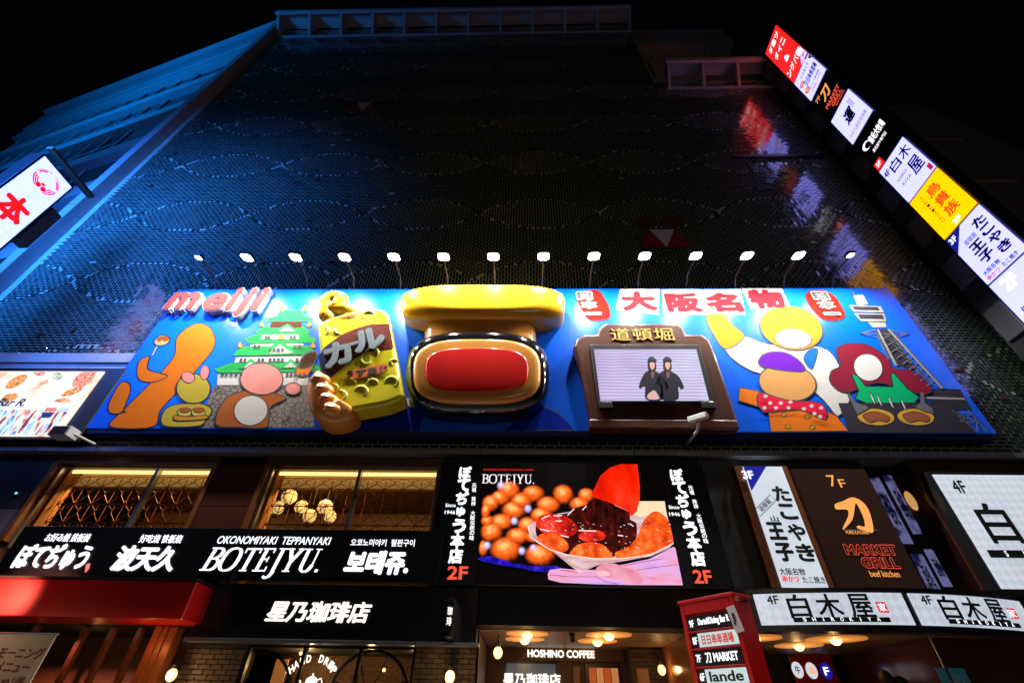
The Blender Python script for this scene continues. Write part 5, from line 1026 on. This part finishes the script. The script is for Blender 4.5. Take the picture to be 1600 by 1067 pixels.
for i in range(4): MB().box(xa_ + (xb_ - xa_) * i / 4 + .01, xa_ + (xb_ - xa_) * (i + 1) / 4 - .01, 3.06, 3.10, .3, zt_).build('glazed_strip', E('door_glow_%d' % (i % 2), ((.7, .12, .02), (.95, .35, .12))[i % 2], .6, vary=.4, scale=5), DR)
for px, py, w_, h_ in ((901, 1046, .16, .12), (901, 1060, .14, .22), (1005, 1057, .26, .3)): c = at(px, py, 3.05 if px < 950 else 2.56); t = thing('notice', {1046: 'small square notice above another on the lobby wall', 1060: 'small upright notice left of the inner door', 1057: 'pale menu notice on the rear brick pier'}[py], 'notice', tuple(c)); MB().box(c.x - w_ / 2, c.x + w_ / 2, c.y - .01, c.y, c.z - h_ / 2, c.z + h_ / 2).build('sheet', mat('notice_paper', (.4, .22, .12), .6), t)
def ceiling_lamp(px, py, R_, label, zc=2.86, side='coffee'):
    c = atz(px, py, zc - .09); t = thing('ceiling_lamp', label, 'ceiling lamp', (c.x, c.y, zc), group='round recessed ceiling lamps')
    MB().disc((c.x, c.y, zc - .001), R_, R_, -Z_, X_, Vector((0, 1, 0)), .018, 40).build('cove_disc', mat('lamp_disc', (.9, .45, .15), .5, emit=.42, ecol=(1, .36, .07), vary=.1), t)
    MB().ball((c.x, c.y, zc - .02), .105, .105, .09, 20, 12, .5, 1).build('globe', AMBER_E, t, smooth=True); point((c.x, c.y, zc - .2), 5)
for a in ((824, 997, .42, 'front left recessed lamp of the coffee shop lobby'), (820, 1005, .42, 'rear left recessed lamp of the coffee shop lobby'), (952, 999, .45, 'front right recessed lamp of the coffee shop lobby'), (934, 1008, .42, 'rear right recessed lamp of the coffee shop lobby'), (1308, 1006, .55, 'front recessed lamp over the right hand lobby'), (1250, 1015, .48, 'rear recessed lamp over the right hand lobby'), (1181, 1004, .5, 'recessed lamp half hidden by the red directory box')): ceiling_lamp(*a)
t = thing('dome_camera', 'small black dome on the coffee shop lobby ceiling', 'camera', tuple(atz(894, 995, 2.86))); c = atz(894, 994, 2.80); MB().tube([(c.x, c.y, 2.859), (c.x, c.y, 2.76)], .06, 14).ball((c.x, c.y, 2.76), .06).build('dome', BLACK, t, smooth=True)

# ---- right hand lobby
BEIGE = mat('beige_wall', (.30, .20, .10), .6, vary=.12)
MB().box(4.01, 9.6, .02, 4.6, 2.861, 2.99).build('lobby_ceiling', mat('amber_ceiling', (.30, .17, .07), .5), B); MB().box(4.5, 9.6, 4.4, 4.6, .13, 2.85).build('lobby_rear_wall', BEIGE, B)
MB().box(4.05, 4.5, 1.6, 3.2, .13, 2.85).build('dark_column', MATT, B); a_ = atz(1432, 1000, 2.85)
MB().prism([(7.6, .2, .13), (9.6, .2, .13), (9.6, 4.3, .13), (8.0, 4.3, .13)], Z_, 2.72).build('stone_side_wall', GRANITE, B)
MB().box(7.62, 7.66, .14, .18, .13, 2.85).build('corner_trim', STEEL, B)
BDK = thing('emblem_board', 'red framed notice board with three small round and square restaurant emblems', 'notice board', (5, 3.4, 2)); c = at(1272, 1045, 3.4)
MB().box(c.x - .52, c.x + .52, 3.4, 3.46, c.z - .33, c.z + .30).build('board', mat('board_red', (.35, .015, .01), .35), BDK, bevel=.02)
for i, (px, py) in enumerate(((1246, 1046), (1268, 1047), (1291, 1048))):
    e = at(px, py, 3.39); MB().disc(e, .13, .16, N_, X_, Z_, .01).build('emblem', (E('emblem_white', (.8, .85, .95), .8) if i < 2 else NAVY_E), BDK)
    text(('牛', '串', 'F')[i], e + N_ * .012, .12, .16, (INK, ORANGE_E, WHITE_E)[i], BDK, off=.02)
SH = thing('rounded_ornament', 'dark silhouette with two rounded lobes at the bottom edge in the right lobby', 'ornament', (6.6, .6, .13))
e = at(1385, 1060, .6); e2 = at(1409, 1069, .6); MB().ball(e, .12, .1, .14).ball(e2, .14, .1, .13).tube([(e.x, .6, .13), (e.x, .6, e.z)], .05, 10).build('lobes', INK, SH, smooth=True)
PO = thing('poster', 'dim teal poster on the dark stone side wall', 'poster', (8, .1, 2)); e = at(1492, 1060, .17); MB().box(e.x - .25, e.x + .25, .17, .19, e.z - .3, e.z + .16).build('sheet', mat('teal_print', (.02, .06, .08), .3, emit=.05, ecol=(.1, .5, .6)), PO); text('案内', e + N_ * .012, .25, .14, CONC, PO)

# ---- red directory box
tl, tr = atz(1063, 945, 3.1), atz(1146, 930, 3.1); ud = (tr - tl); wd_ = ud.length; ud.normalize(); nd = ud.cross(Z_); nd = nd if nd.y < 0 else -nd
if nd.dot(CAM - tl) < 0: nd = -nd
DI = thing('directory_box', 'tall red framed box listing the restaurants by floor, turned towards the street', 'directory sign', tuple((tl + tr) / 2 - Z_ * 2.97))
DRD = mat('directory_red', (.42, .008, .006), .28, vary=.2, coat=.4, emit=.05, ecol=(1, 0, 0))
def dp(a, z, o=0.0): return tl + ud * (a * wd_) + Z_ * z + nd * o
def dbox(name, a0, a1, z0, z1, o0, o1, mt, parent=None, bev=0.0): return MB().prism([dp(a0, z0, o0), dp(a1, z0, o0), dp(a1, z1, o0), dp(a0, z1, o0)], nd, o1 - o0).build(name, mt, parent or DI, bevel=bev)
dbox('back_box', 0.02, .98, -2.9, -.06, -.42, -.03, DRD); dbox('frame_side', -.0, .075, -2.9, 0, -.02, .03, DRD, bev=.008); dbox('frame_side', .925, 1.0, -2.9, 0, -.02, .03, DRD, bev=.008); dbox('frame_top', .076, .924, -.16, 0, -.02, .03, DRD, bev=.008)
dbox('top_moulding', -.02, 1.02, .0, .05, -.44, .05, DRD, bev=.01)
WD_ = E('directory_white', (.70, .85, .85), .75); DBK = mat('directory_black', (.01, .01, .012), .3)
rows = [('9F', 'Darts&Dining Bar R', DBK, FT, 1), ('8F', '日日串串酒場', WD_, E('ink_red3', (.8, .05, .02), .6), 1), ('7F', '刀 MARKET', DBK, FT, 1), ('6F', 'lande', WD_, INK, 1), ('5F', '黒毛大牧場', DBK, FT, 1), ('4F', '白木屋', WD_, INK, 1), ('3F', '鳥貴族', E('dir_yellow', (1, .7, 0), .8), SRED, 1), ('2F', 'ぼてぢゅう', DBK, FT, 1)]
for i, (fl_, nm, bgm, tm, _) in enumerate(rows):
    z1_ = -.19 - i * .235; z0_ = z1_ - .205
    pnl = dbox('directory_panel', .09, .91, z0_, z1_, -.02, .005, DBK if i != 4 else DBK); dbox('panel_face', .22 if i else .20, .905, z0_ + .01, z1_ - .01, .006, .012, bgm, pnl); dbox('divider', .076, .924, z0_ - .028, z0_ - .002, -.02, .025, DRD, bev=.004)
    text(fl_, dp(.155, (z0_ + z1_) / 2, .014), .085, .10, FT, pnl, u=ud, n=nd, off=.02)
    text(nm, dp(.56, (z0_ + z1_) / 2, .014), .58, .13 if i != 0 else .12, tm, pnl, u=ud, n=nd, off=.03)
t = thing('paper_notice', 'white paper hung over the upper right corner of the red directory box', 'notice', tuple(dp(.95, -.3, .05))); MB().prism([dp(.86, -.15, .05), dp(1.0, -.13, .05), dp(1.06, -.48, .05), dp(.92, -.5, .05)], nd, .006).build('sheet', mat('paper', (.55, .5, .5), .6), t); text('営業中', dp(.95, -.31, .058), .05, .16, INK, t, u=ud, n=nd)

# ---- red awning, banner and posts at the lower left
AW = thing('awning', 'long plain red awning box at the lower left', 'awning', (-9, -.5, 2.75)); MB().box(-14.5, -6.02, -.92, -.05, 2.80, 3.40).build('box', mat('awning_red', (.50, .004, .003), .38, vary=.06, scale=.5, coat=.2), AW, bevel=.02); MB().box(-14.5, -6.0, -.95, -.05, 3.402, 3.44).build('cap', BLACK, AW)
ld = bpy.data.lights.new('awning_fill', 'SPOT'); ld.energy = 1500; ld.color = (1, .3, .2); ld.spot_size = math.radians(55); ld.spot_blend = 1; ld.shadow_soft_size = .1; o = bpy.data.objects.new('awning_fill', ld); COL.objects.link(o); o.location = (-9.7, -2.4, 3.2); o.rotation_euler = (Vector((-9.6, -.9, 3.1)) - Vector(o.location)).to_track_quat('-Z', 'Y').to_euler()  # added off-frame red spot brightening the left end of the awning
for i, px in enumerate((253, 262, 275)):
    x = at(px, 975, -.05 + .01 * i).x; MB().box(x - .085 + .02 * (i == 0), x + .07, -.10 + .03 * i, .2, .13, 2.79).build('wood_post', WOOD, B, bevel=.008)
for x in (-9.6, -8.6, -8.05, -7.5): MB().box(x - .05, x + .05, .2, .3, .13, 2.79).build('wood_post', WOOD, B, bevel=.008)
point((-6.95, -.45, 2.45), 4.5, (1, .28, .06)); point((-9.0, .9, 2.3), 2.0, (1, .4, .1))  # added orange fills by the posts, no fittings
MB().box(-14.5, -6.3, 1.8, 1.9, .13, 2.79).build('inner_wall', DKA, B); MB().box(-14.5, -6.25, .02, 1.8, 2.80, 3.39).build('soffit', MATT, B)
BN = thing('menu_banner', 'pale cloth banner with maroon morning menu lettering at the lower left corner', 'banner', (-8.6, -1.15, 1.3)); xb1 = at(89, 991, -1.15).x; zb1 = at(60, 991, -1.15).z
MB().box(xb1 - 1.9, xb1, -1.155, -1.14, 1.1, zb1).build('cloth', mat('banner_cloth', (.62, .48, .36), .8, vary=.1, bump=.2), BN); MB().tube([(xb1 - 1.9, -1.15, zb1 + .01), (xb1 + .02, -1.15, zb1 + .01)], .016, 7).build('rod', STEEL, BN)
MRN = mat('maroon_print', (.16, .01, .02), .7); TP('モーニング', -8, 1010, 75, 1029, -1.157, MRN, BN, off=.035); TP('メニュー', -12, 1033, 52, 1050, -1.157, MRN, BN, off=.035); TP('am 11時', 0, 1056, 42, 1068, -1.157, MRN, BN, off=.02)
point((-9.3, -2.1, 2.5), 16, (1, .7, .45))  # added warm fill in front of the banner, no lamp there

# ---- led screen at the far left
LD_ = thing('led_screen', 'bright food and bar advertising screen at the left edge below the blue ledge', 'screen', (-14, -.4, 6.6)); SYL = -.42
MB().box(-17.1, at(158, 630, -.4).x, -.38, -.03, 6.50, 8.66).build('case', BLACK, LD_, bevel=.02); sx1 = at(128, 630, SYL).x + .0
x1s = (at(153, 581, SYL).x + at(100, 680, SYL).x) / 2; zs0, zs1 = at(60, 681, SYL).z, at(80, 580, SYL).z
sc_ = MB().box(-17.0, x1s, SYL, -.385, zs0, zs1).build('screen', mat_photo('food_screen', [(.3, (.85, .35, .2)), (.42, (1, .85, .7)), (.6, (1, 1, 1)), (.75, (1, .92, .85))], 2.0, 1.15), LD_)
zd = zoomed(0, 540, 6.67)
def fd(name, pts, m_, k=1): return cut(name, pts, SYL - .001 - .002 * k, .0015, m_, sc_)
PIZ = mat_photo('pizza_picture', [(.35, (.05, .25, .06)), (.45, (.9, .25, .06)), (.6, (1, .5, .2)), (.7, (1, .9, .7))], 12, 1.1); WHT = E('plate_white', (1, 1, 1), 1.2); MEAT = mat_photo('meat_picture', [(.35, (.5, .05, .03)), (.5, (1, .35, .25)), (.7, (1, .75, .6))], 14, 1.1)
for q, m_, k in ((oval(170, 380, 150, 60, -30), WHT, 1), (oval(170, 375, 130, 48, -30), PIZ, 2), (oval(390, 300, 120, 75, -10), WHT, 1), (oval(410, 285, 60, 30), MEAT, 2), (oval(620, 330, 125, 80, -10), WHT, 1), (oval(600, 320, 60, 40), mat_photo('salad_picture', [(.4, (.1, .45, .15)), (.55, (1, .9, .8)), (.7, (1, .5, .4))], 12, 1.1), 2), (oval(880, 340, 150, 70, -35), MEAT, 2), (oval(640, 590, 90, 42, -10), MEAT, 1), (oval(635, 590, 60, 25, -10), PIZ, 2), (oval(100, 540, 90, 40, -15), PIZ, 1), (oval(750, 480, 120, 30, -20), PIZ, 1)):
    pts = [(min(max(a, 2), 1010 - .5 * (c - 270)), max(c, 272)) for a, c in q]; fd('dish_picture', zd(*pts), m_, k)
fd('banner_strip', zd((-900, 590), (770, 590), (735, 665), (-960, 665)), WHT, 3); NVY = mat('navy_ink_screen', (.01, .02, .06), .5)
tx = text('Darts & Dining Bar R.', Vector((at(62, 630, SYL).x - 1.72, SYL - .010, at(30, 631, SYL).z)), 3.4, .30, NVY, sc_, off=.03, shear=.2, keep=True)
BOT = mat_photo('bottles_picture', [(.36, (.02, .03, .25)), (.44, (.9, .25, .12)), (.5, (1, 1, 1)), (.6, (.5, .85, 1)), (.7, (.02, .05, .5))], 3.5, 1.1, stretch=(3.0, 1, .8))
fd('bottles_picture', zd((-960, 668), (730, 668), (560, 930), (-1200, 930)), BOT, 3); fd('screen_photo', zd((480, 645), (600, 645), (570, 690), (455, 690)), E('ph_red', (.9, .3, .2), 1, vary=.4, scale=9), 4); fd('screen_photo', zd((620, 645), (740, 645), (715, 690), (595, 690)), E('ph_blue', (.75, .85, 1), 1, vary=.4, scale=9), 4); fd('screen_photo', zd((440, 695), (570, 695), (520, 750), (430, 750)), E('ph_navy', (.01, .02, .15), 1), 4)
e = at(93, 672, -.95); PJ = thing('speaker', 'small white framed speaker box at the lower corner of the food screen', 'speaker', tuple(e)); MB().box(e.x - .22, e.x + .22, -.95, -.65, e.z - .12, e.z + .12).build('housing', CONC, PJ, bevel=.015); MB().box(e.x - .19, e.x + .16, -.955, -.951, e.z - .10, e.z + .10).build('grille', BLACK, PJ); MB().tube([(e.x + .2, -.8, e.z), (e.x + .35, -.1, e.z)], .03).build('bracket', CONC, PJ)
BLT = thing('indicator_light', 'tiny blue white light on the dark panel left of the windows', 'light', (-12, 0, 5)); e = at(27, 771, -.03); MB().box(e.x - .08, e.x + .08, -.05, -.025, e.z - .04, e.z + .04).build('case', BLACK, BLT); MB().disc(e + N_ * .03, .03, .022, N_, X_, Z_, .004).build('lens', E('cyan_glow', (.2, .7, 1), 2), BLT)
